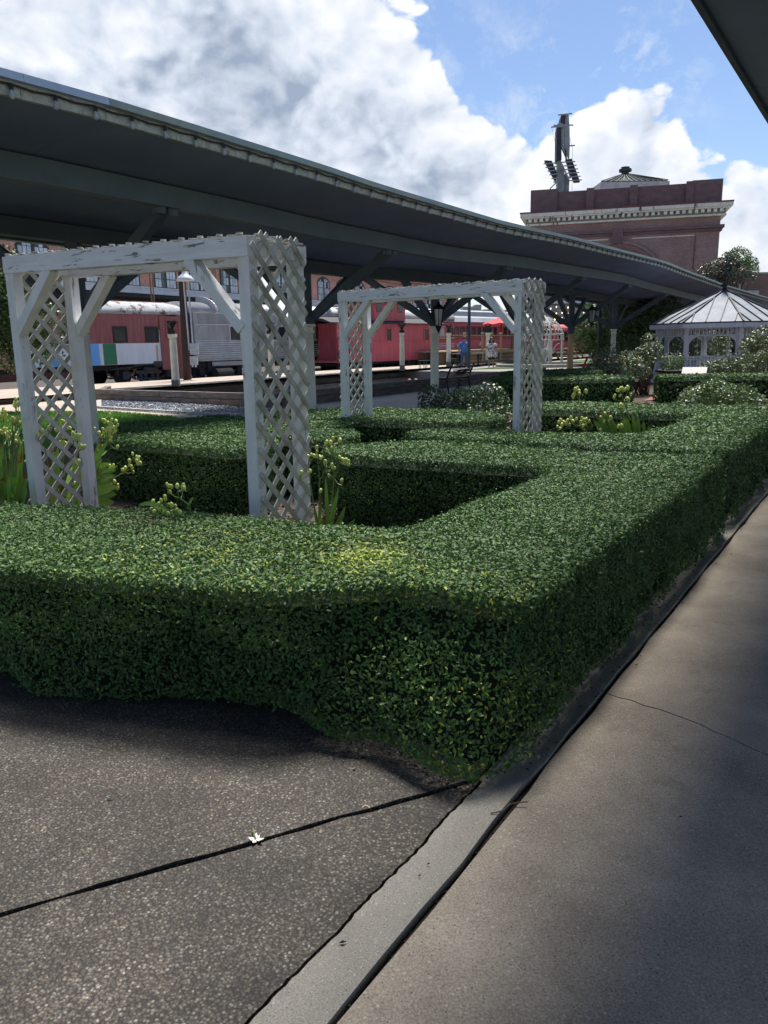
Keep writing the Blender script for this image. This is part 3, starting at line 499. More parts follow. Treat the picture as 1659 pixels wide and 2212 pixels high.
    if (~near).sum() > 50: tag(leaves('foliage', P[~near], Nr[~near], Sz[~near], 'leaf', root, tint[~near], .62, .46, False, root), None, None, None, 'stuff')
    # solid core, its dark colour standing for shade among the inner twigs
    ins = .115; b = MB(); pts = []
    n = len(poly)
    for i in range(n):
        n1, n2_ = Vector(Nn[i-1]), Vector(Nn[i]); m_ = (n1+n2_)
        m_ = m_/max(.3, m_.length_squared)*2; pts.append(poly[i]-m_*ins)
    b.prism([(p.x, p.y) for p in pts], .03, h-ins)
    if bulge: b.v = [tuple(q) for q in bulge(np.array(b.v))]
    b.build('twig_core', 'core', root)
    return root
def crown(name, blobs, nleaf, size, m, root, gap=.0, accent=.0, aspect=.55, seed=0, up=.25):
    V = np.array([b[3]*b[4]*b[5] if len(b) > 4 else b[3]**3 for b in blobs]); V = V/V.sum(); P = []; Nr = []
    for b, v in zip(blobs, V):
        n = int(nleaf*v); d = rng.normal(size=(n, 3)); d /= np.linalg.norm(d, axis=1)[:, None]; r = rng.uniform(.35, 1, n)**.5
        rad = np.array([b[3], b[4], b[5]]) if len(b) > 4 else np.array([b[3]]*3)
        P.append(np.array(b[:3])+d*r[:, None]*rad); Nr.append(d)
    P = np.concatenate(P); Nr = np.concatenate(Nr)+[0, 0, up]; f = 6/np.mean([b[3] for b in blobs])
    w = hash_noise(P, f*.55, seed+5); keep = w+.5*hash_noise(P, f*1.4, seed+9) > gap-.35; P, Nr, w = P[keep], Nr[keep], w[keep]
    tint = np.clip(rng.normal(.38, .22, len(P))+.15*w, 0, .78)
    if accent: k = rng.uniform(size=len(P)) < accent; tint[k] = rng.uniform(.82, 1, k.sum())
    NLEAF[0] += len(P)
    return tag(leaves(name, P, Nr, size, m, root, tint, .9, aspect, False, root), None, None, None, 'stuff')
# ================================================================== SETTING
def SP(pts, z=0): return [tuple(W(s, t))[:2] for s, t in pts]
def slab(name, pts, z0, z1, m, st=True, kind='structure'): return struct(name, MB().prism(SP(pts) if st else pts, z0, z1), m, kind)
g = MB(); g.box((0, 150, -.87), (900, 900, .04)); struct('ground', g, 'soil')
slab('garden_bed', [(2.0, -1.13), (62, -1.13), (62, -12.9), (2.0, -12.9)][::-1], -.8, .0, 'mulch')
# foreground slabs, with open joints between them
c0, c1_ = gz(-900, 2430), gz(1003, 1685)
jd = (c1_-c0).normalized(); jn = Vector((-jd.y, jd.x, 0))
def jag(a, b, n, amp, seed=0):
    r = random.Random(seed); a, b = Vector(a), Vector(b); d = (b-a).normalized(); nn = Vector((-d.y, d.x, 0))
    ln = (b-a).length
    return [a+(b-a)*(i/n)+nn*((r.uniform(-amp, amp)+amp*.9*math.sin(i/n*ln*9+seed)+amp*.6*math.sin(i/n*ln*31+seed*2)) if 0 < i < n else 0) for i in range(n+1)]
P_in = W(2.33, -1.13)
e1 = gz(-40, 1998); e2 = P_in.copy(); jd = (e2-e1).normalized(); jn = Vector((-jd.y, jd.x, 0)); far = e1-jd*5
far_edge = jag(far+jn*.009, e2+jn*.009, 60, .004, 3); near_edge = jag(far-jn*.009, e2-jn*.009, 60, .004, 4)
pa = [tuple(p)[:2] for p in far_edge]+[tuple(W(3.0, -1.135))[:2], tuple(W(3.4, -1.9))[:2], tuple(W(3.4, -9))[:2], tuple(W(1.0, -9))[:2]]
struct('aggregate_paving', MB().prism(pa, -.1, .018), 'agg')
_r = random.Random(5); pin = []
for i in range(201): _p = P_in+(W(-2.2, -1.145)-P_in)*(i/200); _f = .5*math.sin(i*.09)+.35*math.sin(i*.31+1)+.35*_r.uniform(-1, 1); pin.append(_p+Vector((.8351, -.5501, 0))*.010*_f)
pb = [tuple(p)[:2] for p in near_edge]+[tuple(p)[:2] for p in pin[1:]]+[tuple(W(-2.2, -6))[:2], tuple(far)[:2]]
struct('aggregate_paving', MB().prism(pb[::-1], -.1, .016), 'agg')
curb_in = [p+Vector((.012, -.008, 0))*(1 if i else 0) for i, p in enumerate(pin)]; curb_out = jag(W(-2.2, -.972), W(60, -.972), 260, .004, 6)
slab_c = [tuple(p)[:2] for p in curb_in[::-1]]+[tuple(W(60, -1.12))[:2]]+[tuple(p)[:2] for p in curb_out[::-1]]
struct('concrete_edging', MB().prism(slab_c[::-1], -.1, .022), 'curb')
wk = jag(W(-2.2, -.952), W(60, -.952), 260, .004, 8)
ck = [(3.28, -.952), (3.22, -.6), (3.05, -.2), (2.98, .15), (2.76, .6), (2.7, 1.1), (2.55, 3.2)]     # the crack across the walkway
ckp = []
for i in range(len(ck)-1):
    for k in range(6):
        f = k/6; ckp.append((ck[i][0]*(1-f)+ck[i+1][0]*f+random.uniform(-.012, .012), ck[i][1]*(1-f)+ck[i+1][1]*f))
ckp.append(ck[-1])
near = [p for p in wk if (p.x*.5501+p.y*.8351) < 3.26]; farp = [p for p in wk if (p.x*.5501+p.y*.8351) > 3.3]
w1 = [tuple(p)[:2] for p in near]+[tuple(W(s-.0032, t))[:2] for s, t in ckp]+[tuple(W(-2.2, 3.2))[:2]]
w2 = [tuple(W(s+.0032, t))[:2] for s, t in ckp][::-1]+[tuple(p)[:2] for p in farp]+[tuple(W(60, 3.2))[:2]]
struct('concrete_walkway', MB().prism(w1[::-1], -.1, .012), 'walk'); struct('concrete_walkway', MB().prism(w2[::-1], -.1, .013), 'walk')
slab('joint_soil', [(-2.2, -9), (-2.2, 3.2), (61, 3.2), (61, -1.125), (2.0, -1.125), (2.0, -9)], -.14, -.008, 'joint')
slab('rear_paving', [(-30, -30), (-30, 12), (-2.22, 12), (-2.22, -30)], -.3, .01, 'walk')
slab('side_paving', [(-2.22, 3.22), (-2.22, 30), (80, 30), (80, 3.22)], -.3, .008, 'asphalt')
# pale path by the bench, lawn, gravel bed, sandy paving on the left
slab('concrete_path', [(10.5, -13.2), (10.5, -12.9), (14, -9.2), (24, -9.0), (62, -9.5), (62, -13.2)], -.3, .006, 'path')
slab('left_paving', [(-2.2, -40), (-2.2, -9.02), (10.5, -12.95), (10.5, -13.22), (15.2, -13.22), (15.2, -22.8), (12, -40)], -.6, .003, 'pave')
def px_poly(pts, z): return [tuple(gz(x, y, z))[:2] for x, y in pts]
lawn = px_poly([(-260, 898), (100, 889), (230, 889), (300, 894), (370, 900), (395, 907), (300, 935), (-80, 1010), (-500, 1010)], .03)
struct('lawn_ground', MB().prism(lawn[::-1], -.05, .03), 'grassbase')
gravel = px_poly([(214, 868), (250, 864.5), (530, 880), (690, 886), (690, 903), (525, 899), (384, 893), (214, 882)], .02)
struct('gravel_bed', MB().prism(gravel[::-1], -.05, .022), 'gravel')
bz = px_poly([(-80, 1010), (300, 935), (395, 907), (560, 915), (560, 1000), (-60, 1100)], .012)
struct('bed_soil', MB().prism(bz[::-1], -.05, .012), 'mulch')
slab('pit_floor', [(15.6, -13.6), (36, -13.6), (36, -22.6), (15.6, -22.6)], -.84, -.78, 'soil')
slab('plaza', [(36, -22.8), (36, -13.5), (33.8, -13.2), (62, -13.2), (62, 3), (110, 3), (110, -22.8)], -.5, .10, 'asphalt')
TD = Vector((.61, .79, 0)).normalized(); TN = Vector((.79, -.61, 0)).normalized(); TA = math.atan2(TD.y, TD.x)
def T(s, t, z=0): return Vector((TD.x*s+TN.x*t, TD.y*s+TN.y*t, z))
pl = [tuple(W(-10, -22.8))[:2], tuple(W(-10, -27))[:2], tuple(T(0, -29.3))[:2], tuple(T(62, -29.3))[:2], tuple(T(62, -28.4))[:2], tuple(T(130, -28.4))[:2], tuple(W(110, -22.8))[:2]]
struct('station_platform', MB().prism(pl[::-1], -.6, .15), 'pave')
slab('trackbed', [tuple(T(-30, -29.3))[:2], tuple(T(140, -29.3))[:2], tuple(T(140, -38))[:2], tuple(T(-30, -38))[:2]][::-1], -.7, -.33, 'ballast', False)
for k, t0 in enumerate((-30.9, -32.4, -33.2, -34.7)):
    slab('rail', [tuple(T(-10, t0))[:2], tuple(T(110, t0))[:2], tuple(T(110, t0-.07))[:2], tuple(T(-10, t0-.07))[:2]][::-1], -.33, -.2, 'under', False)
slab('lawn_ground', [(38, -19.5), (60, -19.5), (60, -11.5), (46, -11.5)], .09, .125, 'grassbase')
slab('brick_path', [(20.5, -5.4), (21.3, -4.9), (40, -4.9), (40, -6.3), (30, -6.3)][::-1], -.1, .018, 'bpath')
# grass blades on the near lawn
def scatter_poly(poly, n):
    A = np.array(poly); mn, mx_ = A.min(0), A.max(0); Q = rng.uniform(mn, mx_, (n, 2)); c = np.zeros(n, bool); B = np.roll(A, -1, 0)
    for a, b in zip(A, B):
        cond = ((a[1] > Q[:, 1]) != (b[1] > Q[:, 1])); x = (b[0]-a[0])*(Q[:, 1]-a[1])/(b[1]-a[1]+1e-12)+a[0]; c ^= cond & (Q[:, 0] < x)
    return Q[c]
M['grass'] = leafmat('lawn_grass', (.13, .30, .04), (.24, .46, .08), (.25, .38, .07), .6, .3)
Q = scatter_poly(lawn, 60000); P = np.column_stack([Q, np.full(len(Q), .05)]); Nn_ = rng.normal(size=P.shape)*[1, 1, .15]
tag(leaves('grass', P, Nn_, .07, 'grass', None, None, .1, .18), 'short green lawn left of the gravel bed', 'grass', None, 'stuff')
Q = scatter_poly(gravel, 9000); P = np.column_stack([Q, np.full(len(Q), .035)])
b = MB()
for q in P[:2600]:
    r = random.uniform(.02, .045); b.box(q, (r, r*.8, r*.7), random.uniform(0, 3))
tag(b.build('gravel', 'gravel'), 'loose blue grey gravel in front of the low timber wall', 'gravel', None, 'stuff')
# loose bark and pebbles that show close up
b = MB()
for _ in range(1500):
    s_ = random.uniform(3.2, 9); t_ = random.uniform(-6.5, -2); p = W(s_, t_, .012); r = random.uniform(.012, .035); b.box(p, (r*1.6, r*.7, r*.5), random.uniform(0, 3))
tag(b.build('bark_chips', 'mulch'), 'bark chips scattered over the garden bed', 'bark chips', None, 'stuff')
b = MB()
for _ in range(420):
    p = W(random.uniform(2.12, 2.5), random.uniform(-4.5, -1.2), .022) if random.random() < .55 else W(random.uniform(2.2, 9), random.gauss(-1.0, .04), .024)
    r = random.uniform(.002, .007); b.box(p, (r*2, r*.9, r*.25), random.uniform(0, 3))
for _ in range(500):
    if random.random() < .5: p = c0_j = far+(e2-far)*random.uniform(.3, 1)+jn*random.gauss(0, .005)
    else: p = W(random.uniform(.8, 6), -.962+random.gauss(0, .006))
    r = random.uniform(.002, .006); b.box(Vector((p.x, p.y, random.uniform(-.022, .006))), (r*2, r*1.2, r), random.uniform(0, 3))
tag(b.build('leaf_litter', 'joint'), 'dark leaf litter swept along the foot of the front hedge', 'leaf litter', None, 'stuff')

# ================================================================== low walls, edging
def block_run(root, a, b, z0, hts, lens, thick, m, name, seed=1, back=None):
    r = random.Random(seed); a, b = Vector(a), Vector(b); d = (b-a).normalized(); ln = (b-a).length; z = z0
    for h in hts:
        x = -r.uniform(0, lens*.6)
        while x < ln:
            l = lens*r.uniform(.75, 1.25); x0, x1 = max(0, x), min(ln, x+l)
            if x1-x0 > .12:
                off = Vector((-d.y, d.x, 0))*r.uniform(-.012, .012)
                stick(name, m, root, a+d*(x0+.008)+off+Vector((0, 0, z+h/2)), a+d*(x1-.008)+off+Vector((0, 0, z+h/2)), thick*r.uniform(.93, 1.05), h-.014)
            x += l
        z += h
wall = thing('timber_wall', 'low wall of two courses of dark weathered timbers round the sunken bed', 'wall', W(15.4, -13.4))
block_run(wall, W(15.45, -20.9), W(15.45, -13.45), 0, (.18, .18), 1.6, .2, 'timber', 'timber', 3)
block_run(wall, W(15.55, -13.45), W(34, -13.45), 0, (.2, .18), 2.0, .2, 'timber', 'timber', 5)
block_run(wall, W(15.6, -20.9), W(17.2, -22.6), 0, (.18, .16), 1.5, .2, 'timber', 'timber', 6)
wall2 = thing('stone_wall', 'stepped platform wall of old stone blocks behind the sunken bed', 'wall', W(16, -22.7))
block_run(wall2, W(16.0, -22.0), W(37, -22.0), -.78, (.28, .24), 1.3, .22, 'stone', 'stone_block', 8)
block_run(wall2, W(16.0, -22.45), W(37, -22.45), -.5, (.26, .22), 1.5, .22, 'stone', 'stone_block', 9)
block_run(wall2, W(16.0, -22.85), W(37, -22.85), -.3, (.25, .23), 1.2, .24, 'stone', 'stone_block', 10)
for t_, z in ((-22.04, -.255), (-22.49, -.015), (-22.93, .185)): block_run(wall2, W(16.0, t_), W(37, t_), z-.0, (.045,), 1.7, .34, 'pale', 'cap_stone', int(30-t_))
wall3 = thing('timber_step', 'ledge of squared timbers lying inside the sunken bed', 'wall', W(17, -16))
block_run(wall3, W(17.0, -15.6), W(31, -15.6), -.78, (.3, .3, .24), 2.0, .22, 'timber', 'timber', 12)
edge = thing('stone_edging', 'row of pale flat stones edging the gravel bed', 'edging', gz(384, 893))
ep = [gz(214, 868), gz(213, 882), gz(300, 888), gz(384, 893), gz(455, 897), gz(525, 899), gz(620, 902), gz(690, 903)]
for i in range(len(ep)-1): block_run(edge, ep[i], ep[i+1], .0, (.07,), .55, .14, 'pale', 'stone', 20+i)
sc = thing('pink_litter', 'two small pink scraps lying on the stone ledge', 'litter', at(1612/1.823, 1490/1.823, 36))
for dx in (0, .3): MB().ball(at(1612/1.823, 1496/1.823, 36)+Vector((dx, 0, 0)), .09, 7, 5, (1, 1, .6)).build('scrap', 'pink', sc, smooth=True)

# ================================================================== PLATFORM CANOPIES
ZS = [(-14, 4.03), (3, 4.02), (6.15, 4.065), (7.95, 4.045), (9.57, 4.03), (11.5, 3.98), (16, 3.955), (21.2, 4.07), (30, 4.16), (35.5, 4.05), (42.6, 3.94), (58.8, 3.90), (95, 3.9)]
def zedge(s):
    for (a, za), (b_, zb) in zip(ZS, ZS[1:]):
        if s <= b_: f = (s-a)/(b_-a); f = max(0, f); f = f*f*(3-2*f)*.5+f*.5; return za+(zb-za)*f
    return ZS[-1][1]
TE, TB, TV, TB2, TF = -7.55, -8.95, -11.3, -13.65, -15.05
can = thing('platform_canopy', 'long dark green butterfly station canopy on cream columns beyond the garden', 'canopy', W(2, TV))
step = 1.0; s0_, s1_ = -12.0, 92.0
s = s0_
while s < s1_:
    s2 = s+step; za, zb = zedge(s), zedge(s2); vz = -.50
    for (ta, tb, da, db) in ((TE, TV+.0, 0, vz), (TV, TF, vz, -.0)):
        # underside boards and roof skin: one panel of sheathing per bay
        b = MB(); q = [W(s+.002, ta, za+da), W(s2-.002, ta, zb+da), W(s2-.002, tb, zb+db), W(s+.002, tb, za+db)]; up = Vector((0, 0, .07))
        b.add(q+[p+up for p in q], [(0, 1, 2, 3), (7, 6, 5, 4), (0, 4, 5, 1), (1, 5, 6, 2), (2, 6, 7, 3), (3, 7, 4, 0)])
        b.build('roof_panel', 'dboard', can)
    for t_ in (TE, TF):
        sg = 1 if t_ == TE else -1
        stick('fascia_board', 'fascia', can, W(s+.004, t_+.03*sg, za+.035), W(s2-.004, t_+.03*sg, zb+.035), .05, .13)
        stick('roof_edge_flashing', 'flash2' if (t_ == TE and s2 <= 6.1 and s >= 1) else 'flash', can, W(s, t_+.075*sg, za+.145), W(s2-.003, t_+.075*sg, zb+.145), .12, .075)
    for t_ in (TB, TB2): stick('edge_beam', 'dgreen2', can, W(s, t_, za-.295-.06), W(s2, t_, zb-.295-.06), .18, .29)
    stick('ridge_beam', 'dgreen', can, W(s, TV, za+vz-.15), W(s2, TV, zb+vz-.15), .22, .26)
    s += step
COLS = [(2.4, 'cream'), (8.18, 'cream'), (14.15, 'cream'), (20, 'cream'), (26, 'cream'), (31.4, 'orange'), (37.2, 'cream'), (43.5, 'yellowc'), (49.5, 'cream'), (55.5, 'cream'), (61.5, 'cream'), (67.5, 'cream'), (73.5, 'cream'), (80, 'cream')]
for s, cm in COLS:
    col = MB().lathe(W(s, TV), [(.16, 0), (.16, .12), (.125, .14), (.12, 1.0), (.112, 1.86)], 18).build('column', cm, can, smooth=True)
    mb = MB().lathe(W(s, TV, 1.84), [(.115, 0), (.135, .015), (.135, .05), (.118, .06), (.118, .14), (.165, .17), (.165, .21)], 18)
    mb.build('capital', cm if cm != 'orange' else 'dgreen', col)
    top = 2.05; zr = zedge(s)-.5-.28
    stick('column_post', 'dgreen', can, W(s, TV, top), W(s, TV, zr), .2, .2)
    MB().lathe(W(s, TV, top-.01), [(.12, 0), (.15, .06), (.15, .14), (.11, .2)], 10).build('shoe', 'dgreen', can)
    for sg, tb in ((1, TB), (-1, TB2)):
        p0 = W(s, TV+.08*sg, top+.12); p1 = W(s-.15, tb-.05*sg, zedge(s)-.53)
        br = stick('cross_brace', 'dgreen', can, p0, p1, .15, .17)
        for k in (0, 1):
            MB().lathe(W(s-.2+.22*k, tb-.05*sg, zedge(s)-.59), [(.09, -.0), (.10, .04), (.10, .10), (.06, .14)], 10).build('bracket', 'dgreen2', can)
    for sg in (1, -1):
        stick('long_brace', 'dgreen', can, W(s+.08*sg, TV, top+.1), W(s+1.75*sg, TV, zr+.04), .14, .15)
# bare light bulbs on a cable along the canopy edge
sl_ = thing('string_lights', 'string of unlit bare bulbs on a black cable along the near canopy edge', 'string lights', W(2, TE+.08, zedge(2)))
pts = []; s = 2.0; k = 0
while s < 70:
    pts.append(W(s, TE+.085, zedge(s)+.075)); pts.append(W(s+.24, TE+.088, zedge(s+.24)+.055))
    stick('bulb_socket', 'black', sl_, W(s, TE+.092, zedge(s)+.075), W(s, TE+.092, zedge(s)+.02), .035, .035)
    mw = Matrix.Translation(W(s, TE+.094, zedge(s)-.005)) @ Matrix.Diagonal((.055, .055, .065, 1)); piece('bulb', 'bulb', sl_, mw, 'bulb')
    s += .48
MB().tube(pts, .011, 5).build('cable', 'blackr', sl_)
# second canopy over the walkway and the camera
c2t = -1.44; dz = -.5
can2 = thing('walkway_canopy', 'dark canopy roof edge overhead at the top right, above the concrete walkway', 'canopy', W(-4, c2t-0+3.75))
s = -6.0
while s < 60:
    for (ta, tb, za, zb) in ((c2t, c2t+3.75, 4.0, 3.5), (c2t+3.75, c2t+7.5, 3.5, 4.0)):
        b = MB(); q = [W(s+.005, ta, za), W(s+2.995, ta, za), W(s+2.995, tb, zb), W(s+.005, tb, zb)]; up = Vector((0, 0, .07))
        b.add(q+[p+up for p in q], [(3, 2, 1, 0), (4, 5, 6, 7), (0, 1, 5, 4), (1, 2, 6, 5), (2, 3, 7, 6), (3, 0, 4, 7)]); b.build('roof_panel', 'dboard', can2)
    for t_ in (c2t, c2t+7.5): stick('fascia_board', 'dgreen', can2, W(s+.003, t_-(.03 if t_ == c2t else -.03), 4.03), W(s+2.997, t_-(.03 if t_ == c2t else -.03), 4.03), .05, .14)
    for t_ in (c2t+1.4, c2t+6.1): stick('edge_beam', 'dgreen2', can2, W(s, t_, 3.62), W(s+3, t_, 3.62), .18, .26)
    s += 3.0
for s in range(-4, 60, 6):
    col = MB().lathe(W(s, c2t+3.75), [(.16, 0), (.16, .12), (.125, .14), (.112, 1.86), (.165, 2.0), (.165, 2.05)], 18).build('column', 'cream', can2, smooth=True)
    stick('column_post', 'dgreen', can2, W(s, c2t+3.75, 2.05), W(s, c2t+3.75, 3.5), .2, .2)
    for sg in (1, -1): stick('cross_brace', 'dgreen', can2, W(s, c2t+3.75, 2.2), W(s, c2t+3.75+2.3*sg, 3.5), .14, .16)

# ================================================================== HEDGES
def yellow1(P):  # share of leaves coloured yellow around fixed spots
    s = P[:, 0]*.5501+P[:, 1]*.8351; t = P[:, 0]*.8351-P[:, 1]*.5501
    a = gz(790, 1200, .65); b_ = gz(470, 1195, .65); c = gz(1040, 1560, .25)
    y = .75*np.exp(-(((P[:, 0]-a.x)/.17)**2+((P[:, 1]-a.y)/.22)**2))*(P[:, 2] > .5)+.3*np.exp(-(((P[:, 0]-b_.x)/.07)**2+((P[:, 1]-b_.y)/.1)**2))
    y += .22*np.exp(-((P[:, 0]-.45)**2+(P[:, 1]-2.65)**2)/.10)*(P[:, 2] < .4)
    y += .10*(s < 2.9)*(P[:, 2] > .55)*(t > -3)
    return np.clip(y, 0, 1)
def warp1(P):
    # at the corner the growth swells out low down and leans back at the top; the front run is slightly undercut
    s = P[:, 0]*.5501+P[:, 1]*.8351; t = P[:, 0]*.8351-P[:, 1]*.5501; z = P[:, 2]; sm = lambda x: np.clip(x, 0, 1)**2*(3-2*np.clip(x, 0, 1))
    wc = sm((t+2.0)/.38)*(1-.35*sm((t+1.15)/.1)); near = 1-sm((s-2.35)/.55)
    d = wc*(.15*sm((z-.28)/.3)-.15*np.exp(-((z-.16)/.22)**2)*(1+.25*np.sin(t*9)))*near+(1-sm((t+2.0)/.38))*.11*np.clip(1-z/.6, 0, 1)*(1+.5*np.sin(t*5+1))*near
    return P+np.column_stack([.5501*d, .8351*d, 0*d])
hp = SP([(2.42, -1.05), (2.40, -1.35), (2.40, -1.62), (2.18, -2.0), (2.06, -2.4), (1.90, -2.9), (1.80, -3.4), (1.73, -4.2), (1.7, -7.0), (2.6, -7.0), (2.72, -4.6), (3.05, -3.6), (3.2, -2.5), (3.3, -2.06), (5.60, -2.06), (5.48, -3.0), (5.38, -4.1), (5.6, -4.4), (6.2, -4.3), (6.5, -3.7), (6.62, -2.4), (6.68, -1.7), (6.78, -1.25), (6.6, -1.06)])
hedge('longest clipped hedge, wrapping the near garden corner, with a yellow patch on top', hp, .65, 1.0, yellow1, .045, seed=1, bulge=warp1, extra=1.15)
hedge('second clipped hedge beyond the low notch, with a side arm behind the far trellis arch', SP([(6.92, -1.08), (6.86, -2.0), (6.82, -3.2), (6.85, -4.1), (7.1, -4.42), (7.55, -4.3), (7.72, -3.6), (7.8, -2.1), (10.3, -1.95), (10.35, -4.4), (10.7, -4.7), (11.4, -4.55), (11.7, -4.0), (11.75, -1.06)]), .66, 1.0, None, .06, seed=2)
hedge('clipped hedge between the two legs of the near trellis arch', SP([(5.15, -5.1), (5.2, -6.2), (5.15, -7.1), (5.6, -7.3), (6.0, -7.1), (6.05, -5.2), (5.6, -5.0)]), .65, 1.0, None, .055, seed=3)
hedge('clipped hedge with a rounded end seen just right of the near trellis arch', SP([(6.25, -5.0), (6.2, -6.5), (6.22, -8.3), (6.6, -8.5), (7.15, -8.2), (7.2, -5.1), (6.8, -4.75), (6.4, -4.8)]), .64, 1.0, None, .055, seed=4)
hedge('low clipped hedge farthest left, next to the lawn', SP([(7.35, -5.6), (7.3, -8.3), (8.1, -8.3), (8.1, -5.7)]), .62, 1.0, None, .055, seed=5)
hedge('clipped hedge left of the far trellis arch, in front of the pale path', SP([(8.35, -4.35), (8.15, -5.5), (8.05, -7.4), (8.9, -7.5), (9.7, -6.6), (9.8, -4.7), (9.3, -4.15), (8.7, -4.1)]), .65, 1.0, None, .055, seed=6)
hedge('dark clipped hedge block left of the bare rose bush', [(2.75, 19.7), (3.0, 19.2), (4.5, 19.0), (5.9, 19.05), (6.35, 19.4), (6.3, 20.6), (5.0, 21.0), (3.0, 20.9)], .66, .9, None, .07, seed=7)
hedge('higher clipped hedge behind the dark hedge block at the orange column', [(3.2, 21.6), (6.2, 21.7), (6.6, 24.0), (4.2, 23.6)], .72, .9, None, .07, seed=8)
hedge('clipped hedge in front of the gazebo at the right edge', [(6.95, 19.7), (7.2, 19.2), (8.5, 19.0), (9.8, 18.9), (11.5, 17.9), (12.4, 18.8), (10.4, 20.2), (7.2, 20.6)], .66, .9, None, .07, seed=9)

# ================================================================== TRELLIS ARCHES
def arbor(label, loc, rz, wid, dep, hgt, nsp, seed, group='white trellis arches in the garden'):
    r = random.Random(seed); t = thing('trellis_arch', label, 'trellis', loc, rz, group); pw = .082
    for x in (0, wid):
        for y in (0, dep):
            lean = r.uniform(-.006, .006)
            stick('post', 'white', t, (x, y, 0), (x+lean, y, hgt-.13), pw, pw, (0, 1, 0), False)
    for y in (-.012, dep+.012):
        stick('top_beam', 'whitebeam', t, (-.035, y, hgt-.075), (wid+.05, y, hgt-.075), pw+.012, .115, (0, 0, 1), False)
        for x, sg in ((0, 1), (wid, -1)):
            stick('corner_brace', 'white', t, (x+sg*.03, y+(.004 if y > 0 else -.004), hgt-.56), (x+sg*.44, y+(.004 if y > 0 else -.004), hgt-.12), .07, .075, (0, 1, 0), False)
    for x in (0, wid): stick('side_rail', 'white', t, (x, .03, hgt-.08), (x, dep-.03, hgt-.08), pw-.01, .08, (0, 0, 1), False)
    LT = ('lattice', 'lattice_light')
    def clip(p, d, w0, w1, h0, h1):
        lo, hi = -9, 9
        for q, e, a, b_ in ((p[0], d[0], w0, w1), (p[1], d[1], h0, h1)):
            u, v = (a-q)/e, (b_-q)/e; lo = max(lo, min(u, v)); hi = min(hi, max(u, v))
        return lo, hi
    sp = nsp; sw = .036
    for x, sg in ((0, -1), (wid, 1)):
        xo = x+sg*(pw/2+.006)
        k = -dep
        for dr in (1, -1):
            k = -dep+.03 if dr == 1 else .03
            top = hgt+.0 if dr == 1 else hgt+dep
            while k < top:
                lo, hi = clip((0, k), (1, dr), -.03, dep+.035, .04, hgt+.01)
                if hi-lo > .05:
                    o = .009 if dr*sg < 0 else .0; lo += r.uniform(-.004, .012); hi -= r.uniform(-.004, .012)
                    a = (xo+sg*o, lo, k+lo*dr); b_ = (xo+sg*o, hi, k+hi*dr)
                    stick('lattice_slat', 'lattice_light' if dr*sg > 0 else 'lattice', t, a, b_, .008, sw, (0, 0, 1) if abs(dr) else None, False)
                k += sp*r.uniform(.97, 1.03)
    for dr in (1, -1):
        k = -dep
        while k < wid+dep:
            lo, hi = clip((k, 0), (dr, 1), -.05, wid+.05, -.05, dep+.05)
            if hi-lo > .05:
                z = hgt-.008+(.0 if dr == 1 else .009)
                stick('lattice_slat', 'lattice', t, (k+lo*dr, lo, z), (k+hi*dr, hi, z), sw, .008, (0, 0, 1), False)
            k += sp
    return t
ar1 = arbor('near white trellis arch with peeling top beam, standing behind the front hedge', (-2.735, 5.966, 0), R(-29.3), 2.19, .5, 2.285, .155, 1)
FL2 = Vector((1.54-2.5*math.cos(R(36)), 8.75+2.5*math.sin(R(36)), 0))
ar1.rotation_euler = (0, R(.7), R(-29.3))      # the old arch leans a little
arbor('farther and smaller looking white trellis arch, in the middle of the garden', FL2, R(-36), 2.5, .5, 2.26, .155, 2)

# ================================================================== TRAINS (local frames: x along the track, y away from the garden, z up from the rail)
def tx(px, D): r = ray(px, 740); Y = D/(.61-.79*r.x); return .61*(r.x*Y)+.79*Y   # distance along the track seen at a picture column
def win(root, x, z, w, h, y=0.0, fr='wframe', gl='dglass', fw=.07, panes=0):
    f = MB()
    for a, b_, c, d in ((x-w/2-fw, x-w/2, z-fw, z+h+fw), (x+w/2, x+w/2+fw, z-fw, z+h+fw), (x-w/2, x+w/2, z-fw, z), (x-w/2, x+w/2, z+h, z+h+fw)):
        f.box(((a+b_)/2, y-.02, (c+d)/2), (b_-a, .05, d-c))
    o = f.build('window', fr, root, False); MB().box((x, y-.004, z+h/2), (w, .02, h)).build('pane', gl, o, False)
    return o
def truck(root, x, wb=2.6, y0=.25, rw=.46, m='truck'):
    t = None
    for yy in (y0, 3-y0-.1):
        o = MB(); o.box((x, yy, .62), (wb*.55, .14, .16)); o.box((x, yy, .30), (wb*.5, .12, .09))
        for sg in (-1, 1):
            o.bar((x+sg*wb*.28, yy, .32), (x+sg*wb*.44, yy, .55), .12, .1, (0, 1, 0)); o.box((x+sg*wb/2, yy-.03, .50), (.34, .18, .36)); o.box((x+sg*wb/2, yy-.06, .84), (.6, .12, .10))
            for dx in (-.14, .14): o.lathe((x+sg*.35+dx, yy-.02, .36), [(.09, 0), (.11, .05), (.09, .1), (.11, .15), (.09, .22)], 8)
        o.tube([(x-.3, yy-.06, .78), (x+.45, yy-.06, .78)], .12, 8)
        t = o.build('truck_side_frame', m, root, False) if t is None else (o.build('truck_side_frame', m, root, False), t)[1]
    for sg in (-1, 1):
        for yy in (y0+.2, 3-y0-.25): w = MB(); w.tube([(x+sg*wb/2, yy-.06, rw), (x+sg*wb/2, yy+.06, rw)], rw, 18); w.build('wheel', 'under', t, False)
    return t
def roofprof(w, h, n=12, over=.0): return [(w/2-(w/2+over)*math.cos(math.pi*i/n), h*math.sin(math.pi*i/n)**.75) for i in range(n+1)]
ZR = -.2
